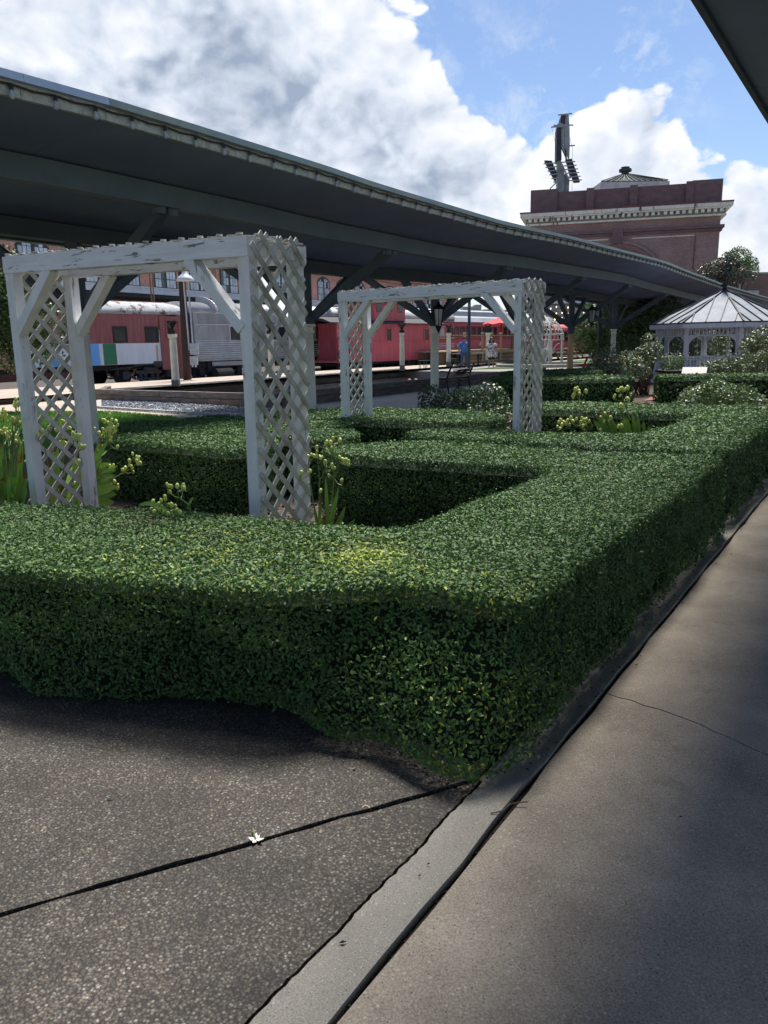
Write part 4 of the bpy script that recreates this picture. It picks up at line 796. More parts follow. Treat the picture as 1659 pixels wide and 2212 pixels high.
# --- maroon and white sleeping car
def car_root(name, label, px0, D, cat='train car'):
    s = tx(px0, D) if px0 is not None else 0
    return thing(name, label, cat, T(s, -D, ZR), TA, 'railway cars standing behind the platform'), s
D1 = 32.5
xr = tx(405, D1); LN = 21.0; x0 = xr-LN
car = thing('passenger_car', 'maroon passenger car with peeling silver roof and white, green and blue painted lower side', 'train car', T(x0, -D1, ZR), TA, 'railway cars standing behind the platform')
MB().box((LN/2-.6, 1.5, 2.2), (LN-1.2, 3.0, 2.36)).box((LN-.3, 1.5, 1.75), (.62, 2.98, 3.26)).build('body', 'maroon', car, False)
def X1(px): return tx(px, D1)-x0
MB().box(((LN-.95-.2)/2, -.012, 1.52), (LN-1.15, .03, .98)).box((X1(351), -.012, 2.15), (.40, .028, .5)).box((X1(349), -.010, 2.45), (.24, .024, .4)).build('white_lower_side', 'cwhite', car, False)
MB().box(((X1(212)+X1(201))/2-.1, -.035, 1.52), (X1(216)-X1(197), .02, .96)).build('blue_panel', 'lblue', car, False)
MB().box(((X1(221)+X1(248))/2, -.035, 1.52), (X1(249.5)-X1(221.5), .02, .96)).build('green_panel', 'green', car, False)
MB().box(((X1(60)+0)/2, -.035, 1.5), (X1(60)-.1, .02, 1.0)).build('tan_panel', 'tan', car, False)
MB().box(((X1(66)+X1(190))/2, -.034, 1.5), (X1(190)-X1(66), .02, .94)).build('mural_panel', 'mural', car, False)
pr = roofprof(3.0, .66, 14, .06)
MB().extrude(pr, (0, 0, 3.37), (1, 0, 0), (0, 1, 0), (0, 0, 1), LN-.5).build('roof', 'peelroof', car, False, True)
e_ = MB()
for k in range(5):
    f0, f1 = math.sqrt(1-(k/5)**2), math.sqrt(1-((k+1)/5)**2); e_.extrude([(1.5+(y-1.5)*(.55+.45*f0), z*f0) for y, z in pr], (LN-.5+k*.12, 0, 3.37), (1, 0, 0), (0, 1, 0), (0, 0, 1), .12)
e_.build('roof_end', 'peelroof', car, False)
for px in (287, 358): pass
for px in (92, 150, 216, 262.5+0, 330.0): 
    if px in (216,): continue
    win(car, X1({92: 92, 150: 150, 262.5: 260.5, 330.0: 329}[px]), 2.12, .62, .60)
d_ = MB().box((LN-1.1, -.03, 2.0), (1.15, .04, 2.6)).build('vestibule_door', 'maroon', car, False)
MB().box((LN-1.66, -.06, 1.9), (.06, .06, 2.3)).box((LN-.55, -.06, 1.9), (.06, .06, 2.3)).box((LN-1.1, -.06, 1.62), (1.1, .06, .06)).build('door_trim', 'maroon', car, False)
win(car, LN-1.05, 2.3, .42, .78, -.045, 'maroon')
MB().box((X1(337), -.035, 1.5), (.10, .012, .8)).build('rust_streak', 'rustst', car, False)
MB().box((LN/2, 1.5, .9), (LN-1.5, 2.4, .24)).box((LN*.35, 1.5, .55), (3.4, 1.8, .6)).box((LN-.75, .3, .72), (1.3, .5, .75)).build('underframe', 'under', car, False)
truck(car, X1(322), 2.7); truck(car, 3.2, 2.7)
b = MB()
b.tube([(X1(322)-2.2, .05, .8), (X1(322)-.2, .05, .98)], .03, 6); b.tube([(X1(322)+.15, .08, 1.0), (X1(322)+.6, .08, 1.0)], .18, 10); b.tube([(X1(250), .1, .95), (X1(252), .1, .5)], .03, 6)
b.box((X1(308), .0, .98), (1.2, .06, .05)); b.build('brake_rigging', 'truck', car, False)
# --- stainless steel car
x0 = tx(421, D1); LN = 25.0
car = thing('dining_car', 'fluted stainless steel passenger car with rounded silver roof, between maroon car and red caboose', 'train car', T(x0, -D1, ZR), TA, 'railway cars standing behind the platform')
X2 = lambda px: tx(px, D1)-x0
LB = X2(640)
MB().box((LB/2, 1.5, 2.26), (LB, 3.0, 2.44)).build('body', 'steel', car, False)
MB().box(((LB+LN)/2, 1.5, 2.26), (LN-LB, 2.99, 2.44)).build('dining_section_body', 'dsteel', car, False)
MB().extrude(roofprof(3.0, .66, 16, .03), (0, 0, 3.47), (1, 0, 0), (0, 1, 0), (0, 0, 1), LN).build('roof', 'steel', car, False, True)
f = MB()
for k in range(8): f.tube([(0.02, -.02, 1.22+k*.108), (LB, -.02, 1.22+k*.108)], .045, 8)
f.build('fluted_lower_side', 'steel2', car, False)
f = MB()
for k in range(7): f.tube([(LB+.02, -.015, 1.1+k*.115), (LN, -.015, 1.1+k*.115)], .028, 6)
f.build('fluted_lower_side', 'steel2', car, False)
f = MB()
for k in range(8): f.tube([(0.3, -.005, 3.0+k*.062), (LB*.66, -.005, 3.0+k*.062)], .022, 6)
f.build('fluted_roof_edge', 'steel', car, False)
MB().box((LN/2, -.02, 2.92), (LN, .05, .05)).box((LN/2, -.02, 3.5), (LN, .05, .04)).box((LN/2, -.02, 2.09), (LN, .05, .05)).build('belt_rail', 'steel2', car, False)
for px in (511,): win(car, X2(513), 2.1, 1.0, .72, 0, 'steel2')
for k in range(5): win(car, X2(552)+k*2.3-.4, 2.1, 1.35, .72, 0, 'steel2')
for k in range(5): win(car, X2(658)+k*1.75, 2.1, 1.25, .76, 0, 'dsteel')
f = MB()
for xx in (X2(466), X2(713)):
    f2 = MB(); pts = [(xx, 1.5-1.55*math.cos(a), 3.42+.75*math.sin(a)**.75) for a in [R(4+i*9) for i in range(10)]]
    for a, b_ in zip(pts, pts[1:]): f2.bar(a, b_, .5, .07, (1, 0, 0))
    f2.build('roof_duct', 'steel2', car, False)
MB().extrude(roofprof(2.6, .9, 12), (-.45, .2, 3.0), (1, 0, 0), (0, 1, 0), (0, 0, 1), .45).box((-.22, 1.5, 1.95), (.45, 2.6, 1.95)).build('diaphragm', 'under', car, False)
pl_ = MB().box((X2(700), -.06, 1.38), (1.3, .03, .26)).build('name_plate', 'plate', car, False)
MB().box((LN/2, 1.5, .85), (LN, 2.6, .32)).box((1.6, .25, .72), (1.6, .4, .55)).box((LN*.55, .5, .5), (5, .6, .5)).build('underframe', 'under', car, False)
MB().box((X2(490), -.01, .88), (2.2, .04, .22)).build('skirt_panel', 'steel', car, False)
truck(car, X2(478), 2.6, .25, .44, 'under'); truck(car, LN-4, 2.6, .25, .44, 'under')
b = MB(); b.tube([(X2(452), -.3, .35), (X2(452)+1.1, -.3, .35)], .3, 14); b.build('air_tank', 'under', car, False)
# --- red caboose on the nearer track
D2 = 30.0; x0 = tx(729, D2); LN = tx(950, D2)-x0
cab = thing('caboose', 'faded red caboose with cupola and overhanging dark roof', 'train car', T(x0, -D2, ZR), TA, 'railway cars standing behind the platform')
MB().box((LN/2+.55, 1.5, 1.85), (LN-1.1, 2.9, 2.35)).build('body', 'cred', cab, False)
MB().box((LN/2+.55, .035, 1.92), (LN-1.1, .03, .05)).box((1.16, .03, 1.85), (.12, .05, 2.35)).build('side_trim', 'cred', cab, False)
MB().extrude([(-.15, 0), (0.4, .2), (1.5, .36), (2.6, .2), (3.15, 0), (3.15, -.07), (1.5, .28), (-.15, -.07)], (-.75, 0, 3.03), (1, 0, 0), (0, 1, 0), (0, 0, 1), LN+1.1).build('roof', 'croof', cab, False)
cx = tx(877, D2)-x0-1.5
cu = MB().box((cx, 1.5, 3.72), (3.3, 2.7, 1.1)).build('cupola', 'cred', cab, False)
MB().extrude([(-.15, 0), (0.4, .13), (1.5, .22), (2.6, .13), (3.15, 0), (3.15, -.06), (-.15, -.06)], (cx-1.85, 0, 4.32), (1, 0, 0), (0, 1, 0), (0, 0, 1), 3.7).build('cupola_roof', 'croof', cu, False)
for dx in (-1.1, 0, 1.1): MB().box((cx+dx, .145, 3.95), (.55, .04, .5)).build('cupola_window', 'dglass', cu, False)
MB().box((cx+1.655, 1.5, 3.95), (.04, 2.0, .5)).build('cupola_window', 'dglass', cu, False)
for px, w in ((841, .5), (922, .5)): win(cab, tx(px, D2)-x0, 1.95, w, .72, .05, 'cred')
MB().box((.5, .1, 1.85), (.9, .10, 2.3)).box((.55, 1.5, .78), (1.2, 2.8, .12)).build('end_platform', 'cred', cab, False)
b = MB()
for z in (1.0, 1.6, 2.1): b.tube([(.0, .02, z), (.95, .02, z)], .025, 6)
for x in (.02, .5, .93): b.tube([(x, .02, .75), (x, .02, 2.15)], .03, 6)
b.box((.3, -.02, 1.2), (.6, .05, .25)).box((.35, .05, .45), (.5, .3, .1)).box((.1, .05, .2), (.5, .35, .08)); b.build('end_railing', 'truck', cab, False)
b = MB(); b.tube([(1.5, -.02, 1.9), (1.7, -.04, 1.5), (2.0, -.04, 1.15), (2.5, -.03, .85)], .015, 5); b.build('hanging_cable', 'black', cab, False)
MB().box((LN/2, 1.5, .6), (LN-.6, 2.5, .18)).build('underframe', 'under', cab, False)
truck(cab, 2.5, 1.75, .3, .4); truck(cab, LN-2.5, 1.75, .3, .4)
# --- dull red coach with clerestory-less silver roof and a row of windows
x0 = tx(905, D1); LN = tx(1192, D1)-x0
co = thing('restaurant_coach', 'long dull red coach with a row of dark windows and silver roof behind the deck', 'train car', T(x0, -D1, ZR), TA, 'railway cars standing behind the platform')
MB().box((LN/2, 1.5, 2.15), (LN, 3.0, 2.3)).build('body', 'coach', co, False)
MB().extrude([(-.05, 0), (.25, .35), (.75, .48), (.8, .85), (1.5, 1.0), (2.2, .85), (2.25, .48), (2.75, .35), (3.05, 0)], (0, 0, 3.3), (1, 0, 0), (0, 1, 0), (0, 0, 1), LN).build('roof', 'silver', co, False)
MB().box((LN/2, -.03, 3.25), (LN, .06, .1)).box((LN/2, -.03, 2.0), (LN, .06, .07)).box((LN/2, -.03, 1.2), (LN, .05, .06)).build('side_trim', 'coachd', co, False)
a0, a1 = tx(966, D1)-x0, LN-1.0; n = 20
for k in range(n): win(co, a0+(a1-a0)*(k+.5)/n, 2.2, (a1-a0)/n*.66, .72, 0, 'coachd', 'dglass', .05)
MB().lathe((tx(957, D1)-x0, 0, 2.55), [(.01, -.0)], 3)
ar = [( .3*math.cos(R(a)), .42*math.sin(R(a))) for a in range(0, 181, 20)]
MB().extrude([(y, z) for y, z in [(-.3, -.35)]+[(-.3*math.cos(R(a)), .3*math.sin(R(a))) for a in range(0, 181, 20)]+[(.3, -.35)]], (tx(955, D1)-x0, -.02, 2.55), (0, 1, 0), (1, 0, 0), (0, 0, 1), .03).build('arched_window', 'glass', co, False)
text('coach_number', '880', 'lettering', co, (tx(991, D1)-x0, -.02, 1.5), (R(90), 0, 0), .42)
for px in (1037, 1166): text('side_emblem', 'A', 'lettering', co, (tx(px, D1)-x0, -.02, 1.6), (R(90), 0, 0), .5)
MB().box((LN/2, 1.5, .75), (LN, 2.5, .5)).build('underframe', 'under', co, False)
truck(co, 3, 2.4, .25, .44, 'under'); truck(co, LN-3, 2.4, .25, .44, 'under')
# --- red trolley seen behind the fountain
x0 = tx(1196, D1)+1.2; LN = 9.0
tr = thing('trolley', 'small red trolley car with rounded roof seen past the orange column', 'train car', T(x0, -D1-.3, ZR), TA, 'railway cars standing behind the platform')
MB().box((LN/2, 1.3, 1.75), (LN, 2.6, 1.9)).build('body', 'cred', tr, False); MB().extrude(roofprof(2.6, .6, 10, .08), (-.3, 0, 2.7), (1, 0, 0), (0, 1, 0), (0, 0, 1), LN+.6).build('roof', 'cred', tr, False)
for k in range(6): win(tr, .9+k*1.4, 1.75, .95, .75, 0, 'coachd')
MB().box((LN/2, 1.3, .55), (LN, 2.2, .5)).build('underframe', 'under', tr, False)

# ================================================================== WAREHOUSE BEHIND THE TRAINS
BD = Vector((.443, .896, 0)).normalized(); BN = Vector((.896, -.443, 0)).normalized(); BA = math.atan2(BD.y, BD.x); DB = 34.5
def bx(px): r = ray(px, 740); Y = DB/(.443-.896*r.x); return .443*(r.x*Y)+.896*Y
wx0 = bx(-60); wL = bx(990)-wx0
wh = thing('brick_warehouse', 'long red brick warehouse with multi-pane windows behind the railway cars', 'building', BD*wx0-BN*DB, BA)
MB().box((wL/2, 4.0, 3.9), (wL, 8, 7.8)).build('wall', 'brick', wh, False)
for z, d, h in ((7.86, .22, .16), (7.62, .12, .12), (7.35, .08, .08)): MB().box((wL/2, 4.0, z), (wL+.02, 8+2*d, h)).build('cornice_course', 'brick', wh, False)
MB().box((wL/2, 4.0, 7.99), (wL, 8.5, .08)).build('coping', 'flash', wh, False)
def arched(t_, x, z, w, h, rise, nv=4, nh=3):
    n = 8; arc = [(-w/2+w*i/n, h+rise*(1-((i/n)*2-1)**2)) for i in range(n+1)]
    out = [(-w/2, 0)]+arc+[(w/2, 0)]
    o = MB().extrude([(x+p[0]*1.08, z+p[1]*1.04-.04) for p in out], (0, -.015, 0), (0, 1, 0), (1, 0, 0), (0, 0, 1), .02).build('window', 'wframe', t_, False)
    MB().box((x, -.06, z-.09), (w+.2, .14, .1)).build('sill', 'brick', o, False)
    for sgn in (-1, 1):
        for i in range(nv):
            for j in range(nh+1):
                cw = (w/2-.14)/nv; xc = x+sgn*(.10+cw*(i+.5)); ch = h/nh; zc = z+ch*(j+.5)
                top = z+h+rise*(1-((xc-x)/(w/2))**2)-.1
                if j == nh: hh = top-(z+nh*ch)-.04; zc = z+nh*ch+hh/2
                else: hh = ch-.05
                if hh > .06: piece('pane', 'glass' if random.random() < .85 else 'dglass', o, Matrix.Translation((xc, -.022, zc)) @ Matrix.Diagonal((cw-.04, .012, hh, 1)), 'box', False)
    return o
k = 0; sp = 3.28; c0_ = bx(287)-wx0; x = c0_-int(c0_/sp)*sp
while x < wL-1.5:
    if x > 1: arched(wh, x, 5.25, 1.95, 1.55, .38, 3 if x < 40 else 2, 3)
    x += sp
aw = thing('shed_canopy', 'long white-edged shed canopy running along the brick warehouse above the train roofs', 'canopy', BD*wx0-BN*(DB-2.4), BA)
MB().box((wL/2, 0, 4.74), (wL, .08, .3)).build('fascia', 'awn', aw, False); MB().box((wL/2, 1.1, 4.93), (wL, 2.4, .08)).build('roof', 'awn', aw, False)
MB().box((wL/2, 1.2, 4.50), (wL, 2.2, .22)).build('underside', 'awnund', aw, False)  # dark slab carries the shadow under the shed roof in its colour
# two-pipe rusty conduits on the warehouse front
for px, D_ in ((327, 33.6), (463, 33.6)):
    t_ = thing('drain_pipe', 'rusty pipe pair rising %s' % ('above the maroon car roof' if px == 327 else 'above the stainless car roof duct'), 'pipe', BD*0+at(px, 640, 44 if px == 327 else 48)*1, 0)
    o = t_.location.copy(); 
    MB().tube([o+Vector((0, 0, -1.6)), o+Vector((0, 0, 2.2))], .045, 6).build('pipe', 'rconduit', t_); MB().tube([o+Vector((.14, 0, -1.6)), o+Vector((.14, 0, 2.2))], .035, 6).build('pipe', 'rconduit', t_)
# ================================================================== TERMINAL BUILDING, SIGN, DISTANT ROOFS
A_ = Vector((at(1146, 440, 103).x, 103, 0)); Bv = Vector((at(1559, 440, 97).x, 97, 0)); TL = (Bv-A_).length; ta_ = math.atan2(Bv.y-A_.y, Bv.x-A_.x)
tb = thing('terminal_building', 'tall brick terminal block with stained cream cornice and blank arch', 'building', A_, ta_)
def tz(px, py): # height on the facade plane of a picture point
    r = ray(px, py); d = (Bv-A_); t_ = 0
    # intersect vertical plane
    n = Vector((d.y, -d.x, 0)); k = A_.dot(n)/(Vector((r.x, 1, 0)).dot(n)); return EYE+r.z*k
def txx(px):
    r = ray(px, 500); d = (Bv-A_).normalized(); n = Vector((d.y, -d.x, 0)); k = A_.dot(n)/(Vector((r.x, 1, 0)).dot(n)); return (Vector((r.x*k, k, 0))-A_).dot(d)
zc1 = (tz(1430, 447)+tz(1200, 461))/2; zt = tz(1300, 411)+.2; zp = tz(1520, 388)
MB().box((TL/2, 11, (zc1-.9)/2), (TL, 22, zc1-.9)).build('wall', 'brick2', tb, False)
MB().box((TL/2, 11.2, (zc1+zt)/2), (TL-.4, 21.6, zt-zc1)).build('parapet', 'brick3', tb, False)
for a, b_, zz in ((.0, 3.3, zt+.35), (TL-3.4, TL, zp)): MB().box(((a+b_)/2, 10.98, (zc1+zz)/2), (b_-a, 21.9, zz-zc1)).build('corner_pier', 'brick3', tb, False)
for px in (1365, 1272, 1485): MB().box((txx(px), .03, (zc1+zt)/2+.1), (.9, .3, zt-zc1+.1)).build('parapet_pilaster', 'brick3', tb, False)
MB().box((TL/2, 10.9, zc1+.08), (TL+2.4, 24.2, .16)).build('cornice_flashing', 'rust', tb, False)
for z, d, h in ((zc1-.22, 1.15, .40), (zc1-.52, .95, .18)): MB().box((TL/2, 11, z), (TL+2*d, 22+2*d, h)).build('cornice', 'cornice', tb, False)
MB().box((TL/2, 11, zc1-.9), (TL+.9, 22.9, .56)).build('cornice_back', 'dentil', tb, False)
n = 33
for i in range(n): MB().box((-.3+(TL+.6)*(i+.5)/n, -.62, zc1-.83), (.38, .5, .36)).build('dentil', 'cornice', tb, False)
MB().box((TL/2, 11, zc1-1.3), (TL+1.1, 23.1, .2)).build('cornice', 'cornice', tb, False)
zm = tz(1450, 494)
MB().box((TL/2, 11, zm), (TL+.9, 22.9, .34)).box((TL/2, 11, zm-.35), (TL+.5, 22.5, .3)).build('brick_moulding', 'brick3', tb, False)
for a, b_ in ((txx(1140), txx(1315)), (txx(1362), txx(1500))): MB().box(((a+b_)/2, -.06, zm-.9), (b_-a, .14, .12)).build('string_course', 'cornice', tb, False)
ax = txx(1338); az = tz(1343, 524); rr = (txx(1439)-txx(1250))/2+.4
for rad, wd, m_, yy in ((rr, .5, 'brick2', -.12), (rr-.75, .12, 'brick3', -.10)):
    b = MB(); n = 40
    for i in range(n):
        a, c = math.pi*i/n, math.pi*(i+1)/n
        b.bar((ax+rad*math.cos(a), yy, az-rr+rad*math.sin(a)), (ax+rad*math.cos(c), yy, az-rr+rad*math.sin(c)), .25, wd, (0, 1, 0))
    b.build('arch_ring', m_, tb, False)
b = MB(); n = 30; rad = rr-1.0
MB().extrude([(ax+rad*math.cos(math.pi*i/n), az-rr+rad*math.sin(math.pi*i/n)) for i in range(n+1)], (0, -.04, 0), (0, 1, 0), (1, 0, 0), (0, 0, 1), .06).build('arch_panel', 'brick3', tb, False)
MB().box((ax-.2, -.3, (zm+az)/2+.1), (1.3, .5, zm-az+.5)).build('keystone', 'brick3', tb, False)
b = MB().bar((txx(1500), -.05, 2), (txx(1503), -.05, zm-1), .1, .1); b.build('drain_pipe', 'rust', tb, False)
# dome roof
def roofz(px, py, Y): return at(px, py, Y)
do = thing('dome_roof', 'low green-grey pyramid skylight roof with a small ventilator on the terminal building', 'roof', (at(1349, 405, 114).x, 114, 0))
o = do.location; hw = (1414-1284)/2/1659*114; zb = at(1349, 405, 114).z; zt2 = at(1349, 377, 114).z
pb_ = [(o.x-hw, 114-hw), (o.x+hw, 114-hw), (o.x+hw, 114+hw), (o.x-hw, 114+hw)]; ap = (o.x, 114, zt2)
MB().add([(*p, zb) for p in pb_]+[ap], [(0, 1, 4), (1, 2, 4), (2, 3, 4), (3, 0, 4)]).build('roof_slope', 'copper', do)
for i in range(13):
    f = -1+2*i/12; stick('roof_seam', 'gseam', do, (o.x+f*hw, 114-hw-.02, zb+.06), (o.x+f*.1*hw, 114-hw*.1, zt2*.98+zb*.02+.03), .09, .1)
MB().box((o.x, 114, zb-.96), (hw*2+.3, hw*2+.3, 1.7)).build('base_wall', 'concw', do)
MB().lathe((o.x, 114, zt2-.4), [(.5, 0), (.5, .7), (.85, .75), (.85, 1.1), (.5, 1.15), (.6, 1.35), (.1, 1.4)], 10).build('ventilator', 'copper', do)
# roof sign seen edge-on
def sg_(x, y, Y=104): return at((2050+.2411*x)/1.823, (400+.2411*y)/1.823, Y)
sn = thing('roof_sign', 'tall weathered roof sign seen edge-on, with ladder rungs and slanted panels', 'sign', (sg_(700, 1450).x, 104, 0))
def plate(name, pts, Y, dp, m):
    q = [sg_(x, y, Y) for x, y in pts]; b = MB(); n = len(q); v = q+[p+Vector((dp*.12, dp, 0)) for p in q]
    b.add(v, [tuple(range(n)), tuple(range(2*n-1, n-1, -1))]+[(i, n+i, n+(i+1) % n, (i+1) % n) for i in range(n)]); b.build(name, m, sn)
plate('mast', [(610, 950), (600, 1480), (718, 1480), (718, 1120), (655, 950)], 104, 2.0, 'signm'); plate('mast', [(730, 1170), (728, 1480), (790, 1480), (800, 1240)], 104.4, 3.0, 'signm')
plate('sign_edge', [(595, 420), (590, 950), (670, 950), (664, 420)], 103.6, 2.5, 'signd'); plate('sign_cap', [(607, 352), (597, 420), (690, 420), (690, 352)], 103.5, 2.5, 'signm')
plate('sign_edge', [(668, 205), (650, 352), (708, 385), (742, 205)], 104, 3.0, 'signd')
plate('sign_face', [(664, 400), (662, 730), (790, 1010), (815, 1240), (830, 1240), (742, 940), (715, 740), (715, 400)], 103.9, .6, 'signm')
plate('sign_face', [(742, 205), (720, 380), (718, 740), (796, 920), (806, 700), (800, 400), (785, 205)], 104.2, 1.0, 'signm')
plate('slanted_panel', [(393, 958), (575, 1310), (600, 1170), (510, 966)], 104, .8, 'signd'); plate('slanted_panel', [(738, 945), (878, 1312), (972, 1305), (835, 930)], 103.2, .8, 'signd')
for a, b_ in (((615, 220), (838, 195)), ((500, 418), (716, 400)), ((540, 390), (860, 384)), ((805, 722), (886, 716)), ((480, 1425), (595, 1310)), ((658, 985), (790, 1270))):
    stick('rung', 'signm', sn, sg_(*a, 103), sg_(*b_, 103), .12, .14)
for k in range(6):
    y = 985+k*60; stick('rung', 'signm', sn, sg_(660+k*26, y+8, 103.05), sg_(893+k*22, y-6, 103.05), .1, .12)
    y = 1018+k*60; stick('rung', 'signm', sn, sg_(376+k*32, y, 103.6), sg_(606, y-18 if k < 4 else y-8, 103.6), .1, .12)
for a, b_ in (((510, 430), (572, 690)), ((572, 690), (600, 980)), ((808, 600), (845, 750)), ((845, 750), (840, 1450))): stick('guy_wire', 'black', sn, sg_(*a, 103), sg_(*b_, 103), .03, .03)
# brown building at the right edge, low flat roofs with plant
bb = thing('brown_building', 'brown brick building at the right edge with a roof-top unit', 'building', at(1660, 650, 95)*Vector((1, 1, 0)) if False else (at(1660, 650, 95).x, 95, 0))
x_ = at(1590, 650, 95).x; z_ = at(1640, 592, 95).z
MB().box((x_+11, 101, z_/2), (22, 12, z_)).build('wall', 'brickbr', bb); MB().box((x_+11, 101, z_+.1), (22.3, 12.3, .2)).build('coping', 'dentil', bb)
MB().box((at(1612, 580, 94).x, 98, z_+.9), (3.4, 2.5, 1.4)).build('roof_unit', 'hvac', bb); MB().box((at(1624, 650, 94).x, 94.85, at(1624, 642, 94).z), (2.2, .3, 1.6)).build('window', 'hvac', bb)
MB().box((x_+14, 93, at(1640, 650, 93).z-.6), (18, 5, .5)).build('awning', 'awn', bb); stick('pole', 'farwall', bb, (at(1592, 620, 94).x+.6, 94.7, 2), (at(1592, 600, 94).x+.7, 94.7, z_+1), .15, .15)
fb = thing('low_building', 'low pale flat-roofed building with roof-top units beyond the coach', 'building', (at(1040, 700, 112).x, 112, 0))
def pxb(mb, x0, x1, y0, y1, Y, dp): a = at(x0, y1, Y); b_ = at(x1, y0, Y); return mb.box(((a.x+b_.x)/2, Y+dp/2, (a.z+b_.z)/2), (b_.x-a.x, dp, b_.z-a.z))
pxb(MB(), 985, 1165, 682, 735, 110, 20).build('wall', 'farroof', fb); pxb(MB(), 985, 1040, 690, 735, 100, 6).build('wing', 'farwall', fb)
for a in ((1000, 1022, 662, 684, 112, 4), (1026, 1040, 658, 684, 113, 3), (1045, 1062, 668, 684, 113, 3), (1072, 1084, 664, 684, 113, 2)): pxb(MB(), *a).build('roof_unit', 'hvac', fb)
pxb(MB(), 985, 1165, 668, 684, 120, 2).build('parapet', 'farwall', fb)
f2 = thing('low_building', 'cream single-storey building with dark open front behind the fountain', 'building', (at(1220, 700, 95).x, 95, 0))
pxb(MB(), 1150, 1290, 656, 690, 94, 12).build('upper_wall', 'farroof', f2); pxb(MB(), 1150, 1420, 690, 735, 95, 10).build('dark_front', 'fardark', f2); pxb(MB(), 1140, 1280, 648, 657, 93.5, 13).build('coping', 'awn', f2)
pxb(MB(), 1185, 1275, 634, 648, 110, 12).build('rear_wall', 'brickbr', f2)
ls = thing('string_lights', 'warm lit bulbs strung in front of the cream building beyond the fountain', 'string lights', (at(1200, 680, 90).x, 90, 0))
for row, (y0, y1, n) in enumerate(((672, 660, 9), (682, 676, 10), (692, 688, 9))):
    pts = []
    for i in range(n):
        f = i/(n-1); p = at(1152+f*(100+12*row), y0+(y1-y0)*f+3*math.sin(f*9), 88); pts.append(p); piece('bulb', 'lit', ls, Matrix.Translation(p) @ Matrix.Diagonal((.055, .055, .06, 1)), 'pod')
    MB().tube(pts, .02, 4).build('cable', 'blackr', ls)

# ================================================================== POSTS ALONG THE PLATFORM
GP = 'cream posts with broken black finials along the platform edge'
pp = [(378, 29.4, .10, 'cream finial post in front of the maroon car door'), (587, 35.0, .12, 'cream finial post seen through the near trellis side'), (748, 38.5, .14, 'cream finial post half hidden behind the far arch left post'),
      (869, 41.5, .14, 'cream finial post in front of the red caboose'), (969, 46.7, .15, 'cream finial post before the coach, just right of the tall cream column'), (1053, 49.8, .15, 'cream finial post behind the woman in the floral dress'), (1185, 59, .12, 'farthest cream post, seen through the white wire dome')]
for i, (px, Y, z, lb) in enumerate(pp):
    p = at(px, 800, Y); p.z = z-.02
    t_ = thing('finial_post', lb, 'post', p, 0, GP)
    MB().box((0, 0, .16), (.27, .27, .32)).build('base', 'concw' if i > 5 else 'dentil', t_, False)
    MB().lathe((0, 0, 0), [(.14, .3), (.128, 1.75), (.118, 1.8)], 12).lathe((0, 0, 0), [(.12, 1.8), (.16, 1.84), (.2, 1.9), (.2, 1.99)], 4).build('shaft', 'cream', t_, False)
    MB().box((0, 0, 2.06), (.24, .24, .14)).build('plinth', 'black', t_, False)
    MB().lathe((0, 0, 0), [(.06, 2.13), (.06, 2.18), (.15, 2.3), (.19, 2.40), (.10, 2.36)], 9).box((.14, 0, 2.42), (.1, .12, .1)).box((-.12, .05, 2.42), (.12, .1, .07)).build('urn', 'black', t_, False)
MB_ = MB()
# ---- utility pole between the maroon and stainless cars
p = at(399, 824, 35.0); base = Vector((at(405, 824, 35).x, 35, -.2)); top = at(391, 560, 35); top2 = base+(top-base)*1.25
up_ = thing('utility_pole', 'dark wooden utility pole with conduits standing between maroon and stainless cars', 'pole', base)
MB().tube([base, top2], [.19, .15], 10).build('pole_shaft', 'pole', up_, smooth=True)
def q2(x, y, Y=34.7): return at((600+.452*x)/1.823, (1000+.452*y)/1.823, Y)
MB().tube([q2(262, 60), q2(272, 250), q2(322, 840)], .035, 6).build('conduit', 'conduit', up_); MB().tube([q2(308, 60), q2(318, 330), q2(352, 790)], .035, 6).build('conduit', 'conduit', up_)
pxq = lambda x0, x1, y0, y1, Y, dp: ((600+.452*x0)/1.823, (600+.452*x1)/1.823, (1000+.452*y0)/1.823, (1000+.452*y1)/1.823, Y, dp)
for bx_ in ((330, 392, 778, 878), (330, 386, 892, 968)): pxb(MB(), *pxq(*bx_, 34.5, .2)).build('meter_box', 'boxm', up_)
for x in (350, 378): MB().tube([q2(x, 965, 34.6), q2(x, 985, 34.6)], .04, 6).build('conduit', 'conduit', up_)
lp = thing('hanging_lamp', 'white enamel barn lamp hanging beside the utility pole', 'lamp', q2(285, 215, 34.4))
o = q2(285, 232, 34.4); MB().lathe(o, [(.36, -.02), (.38, .02), (.30, .14), (.16, .24), (.1, .34), (.08, .42)], 16).build('shade', 'awn', lp, smooth=True)
MB().tube([o+Vector((0, 0, .4)), o+Vector((0, 0, 1.4))], .02, 5).build('hanger', 'conduit', lp)
